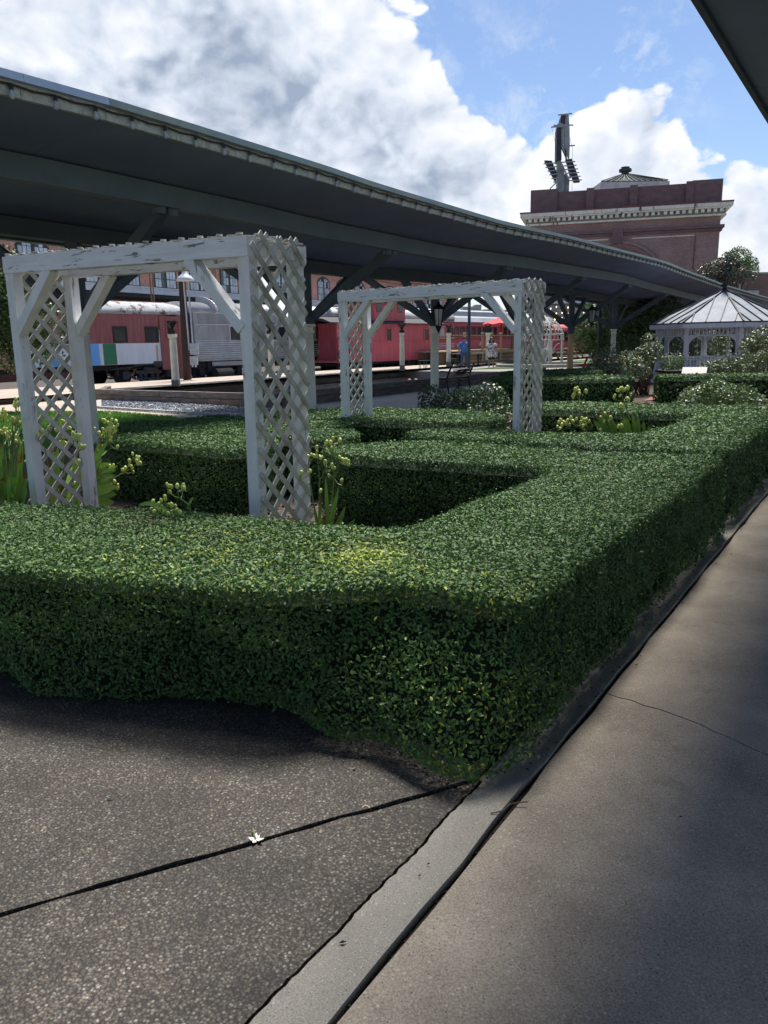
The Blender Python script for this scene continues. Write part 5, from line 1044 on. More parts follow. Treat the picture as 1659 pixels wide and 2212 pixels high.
# ---- lanterns on the canopy columns
def lantern(p, label, sc=1.0):
    t_ = thing('lantern', label, 'lantern', p, 0, 'black hexagonal lanterns on the canopy columns')
    MB().lathe(p, [(.02*sc, .30*sc), (.05*sc, .24*sc), (.13*sc, .17*sc), (.15*sc, .14*sc)], 6).build('cap', 'black', t_)
    MB().lathe(p, [(.10*sc, .14*sc), (.065*sc, -.18*sc)], 6).build('glass', 'glass', t_)
    f = MB()
    for k in range(6): a = 2*math.pi*(k+.5)/6; f.bar(p+Vector((.115*sc*math.cos(a), .115*sc*math.sin(a), .15*sc)), p+Vector((.075*sc*math.cos(a), .075*sc*math.sin(a), -.2*sc)), .018, .018)
    f.lathe(p, [(.08*sc, -.2*sc), (.05*sc, -.27*sc), (.01*sc, -.34*sc)], 6); f.tube([p+Vector((0, 0, .28*sc)), p+Vector((0, 0, .42*sc))], .012, 5); f.bar(p+Vector((0, 0, .12*sc)), p+Vector((-.3, .0, .12*sc)), .03, .03)
    f.build('frame', 'black', t_)
lantern(at(947, 683, 22.4), 'black lantern on the third cream column, above the bench', 1.35)
lantern(at(1278, 681, 31.6), 'black lantern beside the orange column', 1.35)
lantern(at(1439, 706, 42), 'black lantern on the yellowed column left of the gazebo', 1.5)
# ---- tall dark pole by the man
p = at(1013, 797, 44); p.z = .15
gp = thing('flag_pole', 'tall slim dark teal pole standing in front of the man in blue', 'pole', p); hgt_ = at(1013, 638, 44).z
MB().tube([p, p+Vector((0, 0, hgt_-.15))], .085, 10).build('shaft', 'gpole', gp, smooth=True); MB().box(p+Vector((0, 0, hgt_-.13)), (.35, .35, .06)).build('cap', 'gpole', gp)
p = Vector((at(1293, 740, 46).x, 46, .1)); gp = thing('flag_pole', 'dark teal pole just right of the orange column', 'pole', p); MB().tube([p, p+Vector((0, 0, 4))], .1, 10).build('shaft', 'gpole', gp, smooth=True)
p = Vector((at(1462, 740, 55).x, 55, .1)); gp = thing('flag_pole', 'thin dark pole between trees left of the gazebo', 'pole', p); MB().tube([p, p+Vector((0, 0, 3.2))], .1, 8).build('shaft', 'gpole', gp, smooth=True)

# ================================================================== DECK, UMBRELLA, FURNITURE
TK = -23.3
def sd(px, t=TK): r = ray(px, 740); k = t/(r.x*.8351-.5501); return .5501*r.x*k+.8351*k
sa, sb = sd(1001), sd(1180); dk = thing('timber_deck', 'raised timber deck with railing in front of the red coach', 'deck', W(sa, TK, .15))
zf = 1.0
for k in range(6): stick('wall_board', 'deck' if k % 2 else 'deckd', dk, W(sa, TK, .23+k*.12), W(sb, TK, .23+k*.12), .04, .112)
stick('rim_beam', 'deckl', dk, W(sa-.05, TK+.06, zf-.06), W(sb, TK+.06, zf-.06), .08, .26)
stick('lower_trim', 'deckl', dk, W(sa, TK+.04, .78), W(sd(1046), TK+.04, .78), .05, .07)
b = MB(); b.prism(SP([(sa, TK-.05), (sb, TK-.05), (sb, -30), (sa, -30)][::-1]), zf-.06, zf); b.build('deck_floor', 'deck', dk)
for px in (1003, 1042, 1061, 1081, 1105, 1135, 1165): s = sd(px, TK+.1); stick('railing_post', 'deckl' if px != 1105 else 'deckd', dk, W(s, TK+.12, .3 if px in (1003, 1042, 1081) else zf), W(s, TK+.12, zf+1.1), .13, .13, (0, 1, 0)); MB().box(W(s, TK+.12, zf+1.14), (.17, .17, .06), GA).build('post_cap', 'awn', dk)
stick('top_rail', 'deckl', dk, W(sa, TK+.12, zf+.98), W(sb, TK+.12, zf+.98), .12, .07)
dl = thing('timber_deck', 'brown lower timber ramp wall left of the man in blue', 'deck', W(sd(946, -24.5), -24.5, .15))
for k in range(6): stick('wall_board', 'deckd', dl, W(sd(944, -24.5), -24.5, .2+k*.13), W(sd(1001, -24.5), -24.5, .2+k*.13), .04, .122)
stick('cap_board', 'deckl', dl, W(sd(944, -24.5), -24.45, .97), W(sd(979, -24.5), -24.45, .97), .2, .05)
stick('railing_post', 'deckd', dl, W(sd(966, -24.5), -24.5, .9), W(sd(966, -24.5), -24.5, 2.1), .13, .13, (0, 1, 0)); stick('top_rail', 'deckl', dl, W(sd(944, -24.5), -24.5, 2.02), W(sd(1001, -24.5), -24.5, 2.02), .12, .06)
stick('mid_rail', 'coach', dl, W(sd(944, -24.5), -24.5, 1.6), W(sd(1001, -24.5), -24.5, 1.6), .05, .05)
# big red umbrella
def W3(px, py, Y): return at(px, py, Y)
uc = at(1083, 683, 57); um = thing('parasol', 'open red market umbrella standing on the deck', 'umbrella', Vector((uc.x, 57, zf)))
zt_, zr_ = uc.z, at(1070, 701, 57).z; rad = 1.4; b = MB(); n = 8
for k in range(n):
    a0_, a1_ = 2*math.pi*k/n+.2, 2*math.pi*(k+1)/n+.2; am = (a0_+a1_)/2
    P0 = Vector((uc.x, 57, zt_)); A0 = Vector((uc.x+rad*math.cos(a0_), 57+rad*math.sin(a0_), zr_)); A1 = Vector((uc.x+rad*math.cos(a1_), 57+rad*math.sin(a1_), zr_)); Am = Vector((uc.x+rad*.92*math.cos(am), 57+rad*.92*math.sin(am), zr_+.1))
    c_ = MB(); c_.add([P0, A0, Am, A1, P0-Vector((0, 0, .03)), A0-Vector((0, 0, .12)), Am-Vector((0, 0, .1)), A1-Vector((0, 0, .12))], [(0, 1, 2), (0, 2, 3), (5, 4, 6), (6, 4, 7), (1, 5, 6, 2), (2, 6, 7, 3)]); c_.build('cloth_panel', 'umb', um)
MB().tube([(uc.x, 57, zf), (uc.x, 57, zt_+.12)], .035, 6).build('pole', 'black', um)
# bistro tables and chairs
def bistro_chair(p, rz, label, grp='teal cast-iron bistro chairs on the platform'):
    t_ = thing('bistro_chair', label, 'chair', p, rz, grp); MB().lathe((0, 0, .45), [(.2, 0), (.21, .02)], 12).build('seat', 'teal', t_, False)
    for a in range(4): MB().tube([(.15*math.cos(a*1.57+.8), .15*math.sin(a*1.57+.8), .45), (.19*math.cos(a*1.57+.8), .19*math.sin(a*1.57+.8), 0)], .016, 5).build('leg', 'teal', t_, False)
    f = MB(); f.tube([(-.2, .17, .45), (-.21, .2, .85), (-.1, .2, .98), (0, .2, .9), (.1, .2, .98), (.21, .2, .85), (.2, .17, .45)], .016, 5)
    for x in (-.1, 0, .1): f.tube([(x, .18, .47), (x*1.3, .2, .7), (x*.4, .2, .92)], .012, 4)
    f.build('backrest', 'teal', t_, False); return t_
for px, Y, rz, lb in ((912, 43.5, .2, 'teal bistro chair in front of the caboose right end'), (926, 43.9, -.3, 'teal bistro chair right beside another, behind the cream column'), (979, 47.2, 1.2, 'teal bistro chair left of the round pedestal table')):
    p = at(px, 800, Y); p.z = .15; bistro_chair(p, rz, lb)
def ptable(px, Y, lb, col='black', rr=.5):
    p = at(px, 800, Y); p.z = .15; t_ = thing('pedestal_table', lb, 'table', p); MB().lathe(p, [(rr, .74), (rr, .77)], 18).build('table_top', 'glass', t_); MB().lathe(p, [(.06, .04), (.05, .4), (.09, .5), (.05, .6), (.06, .74)], 10).build('pedestal', col, t_)
    for a in range(4): stick('foot', col, t_, p+Vector((0, 0, .08)), p+Vector((.33*math.cos(a*1.57+.5), .33*math.sin(a*1.57+.5), .03)), .05, .05)
ptable(988, 46.6, 'round pedestal table with pale top left of the man in blue', 'gpole', .48); ptable(1033, 47.2, 'round pedestal table right of the man, partly hidden by the dark pole', 'black', .4)
hb = thing('sanitiser_bottle', 'small clear bottle standing on the round pedestal table', 'bottle', at(990, 756, 46.6)); o = hb.location; MB().lathe(Vector((o.x, o.y, .92)), [(.05, 0), (.05, .17), (.02, .2), (.02, .25)], 8).build('bottle_body', 'glass', hb)
# notices on the deck
for px, py, lb in ((1070, 774-3, 'small white notice pinned to the deck rim right of the woman'), (1150, 775, 'small white notice on the deck behind the fountain')):
    p = at(px, 742+(py-742)*.0+22, 53.8); o_ = MB().box(p-Vector((0, .2, .05)), (.25, .03, .32)).build('notice', 'awn'); tag(o_, lb, 'notice')
# fire-engine red stools / ladder up on deck
rs = thing('bar_stool', 'tall red bar stool on the deck behind the railing', 'stool', Vector((at(1081, 740, 57.5).x, 57.5, zf)))
o = rs.location; MB().box(o+Vector((0, 0, 1.0)), (.4, .4, .06)).box(o+Vector((0, .18, 1.3)), (.38, .05, .5)).build('seat', 'cred', rs)
for dx in (-.2, .2): stick('leg', 'cred', rs, o+Vector((dx*.7, 0, 1)), o+Vector((dx, 0, 0)), .05, .05)
# ---- picnic tables and bits beyond the fountain
def picnic(px, Y, m, lb, rz, z=.1):
    p = at(px, 800, Y); p.z = z; t_ = thing('picnic_table', lb, 'picnic table', p, rz)
    for k in range(4): stick('top_plank', m, t_, (-.9, -.27+.18*k, .75), (.9, -.27+.18*k, .75), .165, .04, None, False)
    for y in (-.62, .62): stick('bench_plank', m, t_, (-.9, y, .45), (.9, y, .45), .25, .04, None, False)
    for x in (-.65, .65):
        for sg in (-1, 1): stick('leg', m, t_, (x, sg*.2, .73), (x, sg*.6, 0), .06, .09, None, False)
        stick('cross_bar', m, t_, (x, -.7, .42), (x, .7, .42), .05, .08, None, False)
picnic(1172, 66, 'deckl', 'long timber picnic table behind the fountain dome', 1.0, .13); picnic(1205, 62, 'deckd', 'brown picnic table right of the farthest cream post', .6, .13); picnic(1225, 68, 'deckl', 'yellowish picnic table left of the orange column', .9, .13)
picnic(1296, 36.5, 'redtab', 'red picnic table behind the rose bushes', .5, 0.0)
o_ = MB().box(at(1278, 776, 66), (.5, .3, .75)).build('notice_board', 'awn'); tag(o_, 'white notice board on the ground right of the orange column', 'sign')
o_ = MB().box(at(1297, 745, 70), (1.2, .7, .35)).build('cool_box', 'bluecup'); tag(o_, 'bright blue box in the dark open building', 'box')
o_ = MB().ball(at(1340, 778, 44), .16, 8, 6, (1, 1, 1.3)).build('orange_bag', 'orangep', None, True, True); tag(o_, 'small orange bag by a white post under the trees', 'bag')
# white posts under the trees
for px, Y, lb in ((1336, 52, 'white post in the dark shade of the trees, left of the pale column'), (1433-8, 60, 'white post under the dark tree crown'), (1487-18, 48, 'white post right of the dark tree trunk')):
    p = at(px, 800, Y); p.z = .1; t_ = thing('white_post', lb, 'post', p, 0, 'white posts under the trees'); MB().box((0, 0, .8), (.2, .2, 1.6)).build('shaft', 'awn', t_, False); MB().box((0, 0, 1.64), (.28, .28, .08)).build('cap', 'awn', t_, False)

# ================================================================== FOUNTAIN WITH WIRE DOME
fc = at(1170, 790, 46); fc.z = .12
ft = thing('fountain', 'round low fountain basin with jets of white water', 'fountain', fc)
MB().lathe(fc, [(2.7, 0), (2.7, .15), (2.45, .16), (2.45, .05), (.1, .04)], 40, False).build('basin', 'rim', ft, smooth=False); MB().lathe(fc, [(2.44, .09), (.01, .092)], 36, False).build('water_surface', 'pool', ft)
b = MB()
for k in range(16):
    a = k*.8; r0 = random.uniform(.1, 1.15); pts = []; h_ = random.uniform(.6, 1.6)
    for i in range(7): u = i/6; pts.append(fc+Vector((math.cos(a)*r0*(1-u*.6), math.sin(a)*r0*(1-u*.6), .2+h_*(1-u*u))))
    b.tube(pts, [.012+.016*random.random() for _ in pts], 5)
for _ in range(160): b.ball(fc+Vector((random.gauss(-.1, .45), random.gauss(0, .4), random.uniform(.2, 1.3))), random.uniform(.01, .028), 4, 3)
w_ = b.build('water_jet', 'water', ft); w_['kind'] = 'stuff'
MB().lathe(fc, [(.5, .2), (.1, .3), (.08, .8), (.45, .95), (.4, .9), (.05, .85)], 14, False).build('fountain_bowl', 'wire', ft)
dm = thing('wire_dome', 'white wrought-iron wire dome pavilion standing over the fountain', 'pavilion', fc)
rd = 1.24; zb_ = at(1170, 735, 46).z; zt_ = at(1170, 684, 46).z; hh = zt_-zb_
def dp(a, e_): return fc*Vector((1, 1, 0)) if False else Vector((fc.x+rd*math.cos(e_)*math.cos(a), fc.y+rd*math.cos(e_)*math.sin(a), zb_+hh*math.sin(e_)))
for k in range(8):
    a = 2*math.pi*k/8+.2
    MB().tube([dp(a, R(e2_)) for e2_ in range(0, 91, 10)], .028, 5).build('dome_rib', 'wire', dm)
    for da in (-.05, .05): MB().tube([Vector((fc.x+rd*math.cos(a+da), fc.y+rd*math.sin(a+da), .12)), Vector((fc.x+rd*math.cos(a+da), fc.y+rd*math.sin(a+da), .9)), Vector((fc.x+rd*math.cos(a+da), fc.y+rd*math.sin(a+da), zb_))], .035, 6).build('leg', 'wire', dm)
for i, e2_ in enumerate((0, 14)): MB().tube([dp(2*math.pi*k/32, R(e2_)) for k in range(33)], .028, 5).build('ring', 'wire', dm)
b = MB(); el_ = [7, 21, 34, 46, 57, 67, 76]
for i, e2_ in enumerate(el_):
    n = max(6, int(30*math.cos(R(e2_)))); rr_ = math.pi*rd*math.cos(R(e2_))/n*.95
    for k in range(n):
        a = 2*math.pi*(k+.5*(i % 2))/n; pts = []
        for j in range(9): q = 2*math.pi*j/8; pts.append(dp(a+rr_/rd/math.cos(R(e2_))*math.cos(q), R(e2_)+rr_/rd*math.sin(q)*1.05))
        b.tube(pts, .013, 3, False)
s_o = b.build('scrollwork', 'wire', dm); s_o['kind'] = 'stuff'
b = MB(); tp = Vector((fc.x, fc.y, zt_)); b.tube([tp, tp+Vector((0, 0, .32))], .03, 6)
for k in range(5): a = k*1.26; b.tube([tp+Vector((0, 0, .15)), tp+Vector((.2*math.cos(a), .2*math.sin(a), .3)), tp+Vector((.12*math.cos(a), .12*math.sin(a), .5))], .02, 4)
b.build('finial', 'wire', dm)

# ================================================================== GAZEBO
gc = Vector((12.15, 28.1, 0)); gz_ = thing('gazebo', 'white octagonal garden gazebo with grey standing-seam metal roof', 'gazebo', gc)
GR = 2.15; RR = 2.45; ang = [R(172+45*k) for k in range(8)]
def gp_(r, a, z): return gc+Vector((r*math.cos(a), r*math.sin(a), z))
ze = at(1598, 694, 25.6).z; za_ = at(1567, 626, 28.1).z
MB().lathe(gc, [(GR+.15, 0), (GR+.15, .12)], 8).build('floor', 'gwhite', gz_)
for k in range(8):
    a, a2 = ang[k], ang[(k+1) % 8]; p, q = gp_(GR, a, 0), gp_(GR, a2, 0); d = (q-p).normalized()
    stick('post', 'gwhite', gz_, p+Vector((0, 0, .1)), p+Vector((0, 0, ze-.1)), .15, .15, d)
    E0, E1 = gp_(RR, a, ze), gp_(RR, a2, ze); ap_ = gc+Vector((0, 0, za_))
    nrm = (E1-E0).cross(ap_-E0).normalized(); nrm = nrm if nrm.z > 0 else -nrm
    b = MB(); b.add([E0, E1, ap_, E0-nrm*.04, E1-nrm*.04, ap_-nrm*.04], [(0, 1, 2), (5, 4, 3), (0, 3, 4, 1), (1, 4, 5, 2), (2, 5, 3, 0)]); pn = b.build('roof_panel', 'groof', gz_)
    stick('hip_seam', 'gseam', gz_, E0+Vector((0, 0, .02)), ap_+Vector((0, 0, .02)), .05, .05)
    mid = (E0+E1)/2; ed = (E1-E0).normalized(); sl_d = ap_-mid
    for f in (-.36, -.12, .12, .36):
        ln_ = 1-abs(f)*2; p0 = mid+ed*(f*(E1-E0).length); stick('roof_seam', 'gseam', gz_, p0+nrm*.015, p0+sl_d*ln_+nrm*.015, .025, .045, nrm)
    stick('drip_edge', 'gseam', gz_, E0+Vector((0, 0, -.01)), E1+Vector((0, 0, -.01)), .06, .045)
    nsc = 14; b = MB(); out = (mid-gc); out.z = 0; out.normalize(); o0 = E0-Vector((0, 0, .03)); ln_ = (E1-E0).length; prof = [(0, 0)]
    for i in range(nsc):
        for j in range(5): prof.append(((i+j/5)/nsc*ln_, -.13-.035*math.sin(math.pi*j/5)))
    prof += [(ln_, -.13), (ln_, 0)]
    b.extrude(prof, o0, out, ed, (0, 0, 1), .03); b.build('scalloped_fascia', 'gwhite', gz_)
    zt3 = ze-.16
    stick('frieze_rail', 'gwhite', gz_, p+Vector((0, 0, zt3-.27)), q+Vector((0, 0, zt3-.27)), .05, .05); stick('frieze_rail', 'gwhite', gz_, p+Vector((0, 0, zt3)), q+Vector((0, 0, zt3)), .06, .09)
    for i in range(12): f = (i+1)/13; stick('frieze_spindle', 'gwhite', gz_, p.lerp(q, f)+Vector((0, 0, zt3-.25)), p.lerp(q, f)+Vector((0, 0, zt3-.04)), .04, .06)
    for pp_, sg in ((p, 1), (q, -1)):
        pr_ = [(0, -.52), (.05, -.48), (.055, -.32), (.13, -.16), (.26, -.06), (.32, 0), (0, 0)]
        MB().extrude(pr_, pp_+Vector((0, 0, zt3-.29))-out*.02, out, d*sg, (0, 0, 1), .04).build('curved_bracket', 'gwhite', gz_)
    if k not in (2, ):
        stick('hand_rail', 'gwhite', gz_, p+Vector((0, 0, .86)), q+Vector((0, 0, .86)), .06, .06); stick('bottom_rail', 'gwhite', gz_, p+Vector((0, 0, .2)), q+Vector((0, 0, .2)), .05, .05)
        for i in range(11): f = (i+1)/12; stick('baluster', 'gwhite', gz_, p.lerp(q, f)+Vector((0, 0, .2)), p.lerp(q, f)+Vector((0, 0, .85)), .04, .04)
ap_ = gc+Vector((0, 0, za_)); fi = MB().lathe(ap_, [(.09, -.02), (.05, .1), (.14, .16), (.03, .24), (.03, .38), (.12, .46), (.12, .54), (.03, .62), (.02, 1.0), (.004, 1.3)], 12).build('finial', 'black', gz_, smooth=True)
MB().bar(ap_+Vector((-.4, 0, .82)), ap_+Vector((.45, 0, .82)), .02, .03).add([ap_+Vector((.2, 0, .82)), ap_+Vector((.5, 0, .95)), ap_+Vector((.5, 0.01, .7))], [(0, 1, 2)]).bar(ap_+Vector((0, -.3, .7)), ap_+Vector((0, .3, .7)), .02, .02).build('weathervane', 'black', gz_)

# ================================================================== BENCH, PLANTER, PLAQUES
bp = at(955, 860, 25.6); bp.z = 0
bn = thing('park_bench', 'black cast-iron park bench with orange-brown wooden top rail, seen from behind', 'bench', Vector((2.62, 25.9, 0)), R(52))
WB = 1.35
for x in (-WB/2, WB/2):
    b = MB(); b.tube([(x, .02, 0), (x, .06, .22), (x, .10, .42), (x, .02, .62), (x, -.12, .88)], .03, 6); b.tube([(x, .10, .42), (x, .5, .42)], .03, 6); b.tube([(x, .5, .42), (x, .46, .2), (x, .55, 0)], .028, 6)
    b.tube([(x, .0, .64), (x, .3, .66), (x, .52, .62), (x, .54, .5), (x, .47, .44)], .026, 6); b.tube([(x, .1, .3), (x, .28, .22), (x, .44, .32)], .018, 5); b.build('iron_side', 'black', bn, False)
for k in range(5): stick('seat_slat', 'black', bn, (-WB/2, .14+.08*k, .44), (WB/2, .14+.08*k, .44), .06, .025, None, False)
stick('lower_rail', 'wood', bn, (-WB/2, .05, .5), (WB/2, .05, .5), .03, .07, None, False)
b = MB(); n = 16; pt = []
for i in range(n+1): u = i/n*2-1; pt.append((u*WB/2, -.1-.0, .80+.10*math.exp(-(u*2.3)**2)+.01*math.cos(u*9)))
for a, c in zip(pt, pt[1:]): b.bar(a, c, .035, .085, (0, 1, 0))
b.build('top_rail', 'wood', bn, False)
b = MB()
for k in range(15):
    u = (k-7)/7; b.tube([(u*.25, .02, .55), (u*.42, -.03, .66), (u*WB*.46, -.08, .76+.06*math.exp(-(u*2.3)**2))], .011, 4)
    if k % 2: b.tube([(u*.5+.04*math.cos(q), -.04, .66+.05*math.sin(q)) for q in [j*.785 for j in range(9)]], .008, 4, False)
b.tube([(-WB/2+.02, .0, .6), (0, .0, .53), (WB/2-.02, 0, .6)], .014, 5); b.build('lattice_back', 'black', bn, False)
p = at(1454, 800, 22.6); p.z = 0; pt_ = thing('planter', 'wide dark bowl planter with leafy plant left of the gazebo front', 'planter', p)
zr_ = at(1454, 801, 22.6).z; MB().lathe(p, [(.14, 0), (.16, zr_-.45), (.22, zr_-.3), (.42, zr_-.06), (.50, zr_-.02), (.50, zr_+.03), (.44, zr_)], 22).build('bowl', 'planter', pt_, smooth=True)
pc = thing('potted_plant', 'bushy light green plant growing in the dark bowl planter', 'plant', p+Vector((0, 0, zr_)))
crown('foliage', [(p.x-.05, p.y, zr_+.18, .36, .36, .26), (p.x+.12, p.y, zr_+.26, .26, .26, .26), (p.x-.25, p.y, zr_+.3, .18, .18, .22)], 900, .07, 'lightleaf', pc, -.3, .05)
def plaque(p0, w, h, tilt, rz, zc, m, lb):
    t_ = thing('plaque', lb, 'sign', (p0.x, p0.y, 0), rz); MB().tube([(0, 0, 0), (0, 0, zc-.05)], .03, 6).build('stand', 'black', t_, False)
    MB().box((0, 0, zc), (w, h, .03), 0, Matrix.Rotation(tilt, 3, 'X')).build('plate', m, t_, False)
p = at(1499, 808, 20.9); plaque(p, .62, .42, R(38), R(-28), at(1499, 805, 20.9).z, 'plaque', 'tilted grey information plaque in front of the gazebo steps')
p = at(1565, 790, 24); plaque(Vector((at(1562, 790, 31.5).x, 31.5, 0)), .5, .4, R(25), R(20), at(1562, 778, 31.5).z, 'black', 'tilted black plaque on a stand seen through the gazebo')

# ================================================================== PEOPLE
def figure(name, label, loc, rz, joints, edges, radii, skinm):
    t_ = thing(name, label, 'person', loc, rz)
    def sk(nm, js, ed, m, lvl=1, parent=t_):
        keys = list(js); me = bpy.data.meshes.new(nm); me.from_pydata([js[k][0] for k in keys], [(keys.index(a), keys.index(b_)) for a, b_ in ed], []); o = bpy.data.objects.new(nm, me); C.link(o)
        md = o.modifiers.new('skin', 'SKIN'); 
        for i, k in enumerate(keys):
            v = me.skin_vertices[0].data[i] if me.skin_vertices else None
            if v is None: break
            r_ = js[k][1]; v.radius = (r_ if isinstance(r_, tuple) else (r_, r_))
        if not me.skin_vertices:
            bm = bmesh.new(); bm.from_mesh(me); bm.verts.layers.skin.verify(); bm.to_mesh(me); bm.free()
            for i, k in enumerate(keys): r_ = js[k][1]; me.skin_vertices[0].data[i].radius = (r_ if isinstance(r_, tuple) else (r_, r_))
        me.skin_vertices[0].data[0].use_root = True
        s2 = o.modifiers.new('sub', 'SUBSURF'); s2.levels = s2.render_levels = 1
        bpy.context.view_layer.update(); dg = bpy.context.evaluated_depsgraph_get(); m2 = bpy.data.meshes.new_from_object(o.evaluated_get(dg)); bpy.data.objects.remove(o)
        m2.materials.clear(); m2.materials.append(M[m]); m2.polygons.foreach_set('use_smooth', [True]*len(m2.polygons)); o2 = bpy.data.objects.new(nm, m2); C.link(o2); o2.parent = parent; return o2
    return t_, sk
def person(label, loc, rz, H_, man):
    t_, sk = figure('person', label, loc, rz, None, None, None, None); k = H_/1.7
    def V_(x, y, z): return (x*k, y*k, z*k)
    fem = not man
    hipw = .10; sh = .20 if man else .175
    J = {'pelvis': (V_(0, 0, .93), (.15, .11) if man else (.17, .13)), 'waist': (V_(0, -.01, 1.08), (.15, .12)), 'chest': (V_(0, 0, 1.28), (.17, .12)), 'neck': (V_(0, .0, 1.44), .055), 'head0': (V_(0, -.01, 1.53), .075), 'head': (V_(0, -.015, 1.62), .085)}
    E = [('pelvis', 'waist'), ('waist', 'chest'), ('chest', 'neck'), ('neck', 'head0'), ('head0', 'head')]
    for s_, n_ in ((-1, 'l'), (1, 'r')):
        J['hip'+n_] = (V_(s_*hipw, 0, .86), .095); J['knee'+n_] = (V_(s_*(hipw+.01), -.02, .48), .06); J['ank'+n_] = (V_(s_*(hipw+.02), .02, .09), .038); J['toe'+n_] = (V_(s_*(hipw+.04), -.14, .03), .035)
        E += [('pelvis', 'hip'+n_), ('hip'+n_, 'knee'+n_), ('knee'+n_, 'ank'+n_), ('ank'+n_, 'toe'+n_)]
        J['sh'+n_] = (V_(s_*sh, 0, 1.37), .062)
        if man: el, ha = (s_*(sh+.07), .02, 1.10), (s_*(sh+.08), -.06, .86)
        elif s_ < 0: el, ha = (s_*(sh+.13), .04, 1.14), (s_*.06, -.19, 1.07)
        else: el, ha = (s_*(sh+.20), .03, 1.16), (s_*.15, -.08, 1.02)
        if man: pass
        J['el'+n_] = (V_(*el), .045); J['wr'+n_] = (V_(*ha), .030)
        d = Vector(ha)-Vector(el); d.normalize(); J['hand'+n_] = (V_(*(Vector(ha)+d*.07)), (.038, .02))
        E += [('chest', 'sh'+n_), ('sh'+n_, 'el'+n_), ('el'+n_, 'wr'+n_), ('wr'+n_, 'hand'+n_)]
    body = sk('body', J, E, 'skin')
    # fingers, short and slightly curled
    for n_, s_ in (('l', -1), ('r', 1)):
        hp_ = Vector(J['hand'+n_][0]); wr = Vector(J['wr'+n_][0]); d = (hp_-wr).normalized(); sd_ = d.cross(Vector((0, 1, 0))).normalized(); f = MB()
        for i in range(4): b0 = hp_+sd_*(.012*(i-1.5))+d*.01; f.tube([b0, b0+d*.035*k, b0+d*(.055+.008*(i in (1, 2)))*k+Vector((0, .012, -.01))], [.009, .008, .006], 5)
        b0 = wr+sd_*.03; f.tube([b0, b0+d*.04+sd_*.015, b0+d*.07+sd_*.01], [.011, .009, .007], 5); f.build('fingers', 'skin', body, False, True)
    # face
    hc = Vector(J['head'][0]); f = MB(); f.ball(hc+Vector((0, -.095*k, -.015)), .016, 6, 4, (1, 1.2, 1.6)); f.build('nose', 'skin', body, False)
    f = MB()
    for sx in (-1, 1): f.ball(hc+Vector((sx*.032*k, -.088*k, .018)), .011, 6, 4); 
    f.build('eyes', 'hair', body, False); MB().ball(hc+Vector((0, -.085*k, -.055)), .02, 6, 4, (1.3, .5, .35)).build('mouth', 'cred', body, False)
    for sx in (-1, 1): MB().ball(hc+Vector((sx*.09*k, 0, 0)), .025, 6, 4, (.4, .8, 1.2)).build('ear', 'skin', body, False)
    def hull(nm, rings, m, n=20):
        """open garment: rings of (x, y, z, rx, ry)"""
        vs = []; fs = []
        for (x, y, z, rx, ry) in rings:
            for j in range(n): a = 2*math.pi*j/n; w = 1+.03*math.sin(a*5+z*9); vs.append(((x+rx*w*math.cos(a))*k, (y+ry*w*math.sin(a))*k, z*k))
        for i in range(len(rings)-1):
            for j in range(n): fs.append((i*n+j, i*n+(j+1) % n, (i+1)*n+(j+1) % n, (i+1)*n+j))
        b = MB(); b.add(vs, fs); return b.build(nm, m, t_, False, True)
    def sleeve(s_, n_, m, fr, r0=.085, r1=.075):
        a, b_ = Vector(J['sh'+n_][0]), Vector(J['el'+n_][0]); b = MB(); b.tube([a+Vector((-s_*.05, 0, .01)), a+(b_-a)*.15, a+(b_-a)*fr], [r0*k*.9, r0*k, r1*k], 10, False); return b.build('sleeve', m, t_, False, True)
    if man:
        hull('t_shirt', [(0, 0, .86, .19, .145), (0, 0, 1.0, .195, .16), (0, -.01, 1.12, .185, .16), (0, 0, 1.28, .20, .145), (0, 0, 1.38, .205, .115), (0, 0, 1.445, .09, .075)], 'blue')
        for s_, n_ in ((-1, 'l'), (1, 'r')):
            sleeve(s_, n_, 'blue', .72, .085, .08)
            h_, kn, an = (Vector(J[q+n_][0]) for q in ('hip', 'knee', 'ank')); b = MB(); b.tube([h_+Vector((-s_*.01, 0, .1)), h_, kn, an+Vector((0, 0, -.03))], [.115*k, .11*k, .08*k, .065*k], 12, False); b.build('jeans_leg', 'denim', t_, False, True)
            MB().ball(Vector(J['toe'+n_][0])+Vector((0, .07, .015)), .055, 8, 5, (.9, 2.1, .8)).build('shoe', 'black', t_, False, True)
        hull('jeans_seat', [(0, 0, .82, .19, .13), (0, 0, .95, .175, .135)], 'denim')
        MB().ball(hc+Vector((0, .005, .035)), .098*k, 12, 6, (1, 1.1, .75)).build('cap', 'cap', t_, False, True); MB().box(hc+Vector((0, -.12*k, .035)), (.13, .09, .015)).build('cap_peak', 'cap', t_, False)
        f = MB(); pts = [(.09*math.cos(q)*(.4+.09*q), -.158, 1.24+.10*math.sin(q)*(.4+.09*q)) for q in [i*.5 for i in range(3, 13)]]; f.tube([V_(*p) for p in pts], .016, 5); f.build('shirt_logo', 'lettering', t_, False)
    else:
        hull('dress', [(0, 0, .60, .27, .21), (0, 0, .75, .25, .20), (0, 0, .92, .225, .185), (0, -.01, 1.06, .20, .175), (0, -.015, 1.16, .185, .165), (0, -.015, 1.28, .195, .16), (0, 0, 1.38, .19, .11), (0, 0, 1.43, .10, .08)], 'dress')
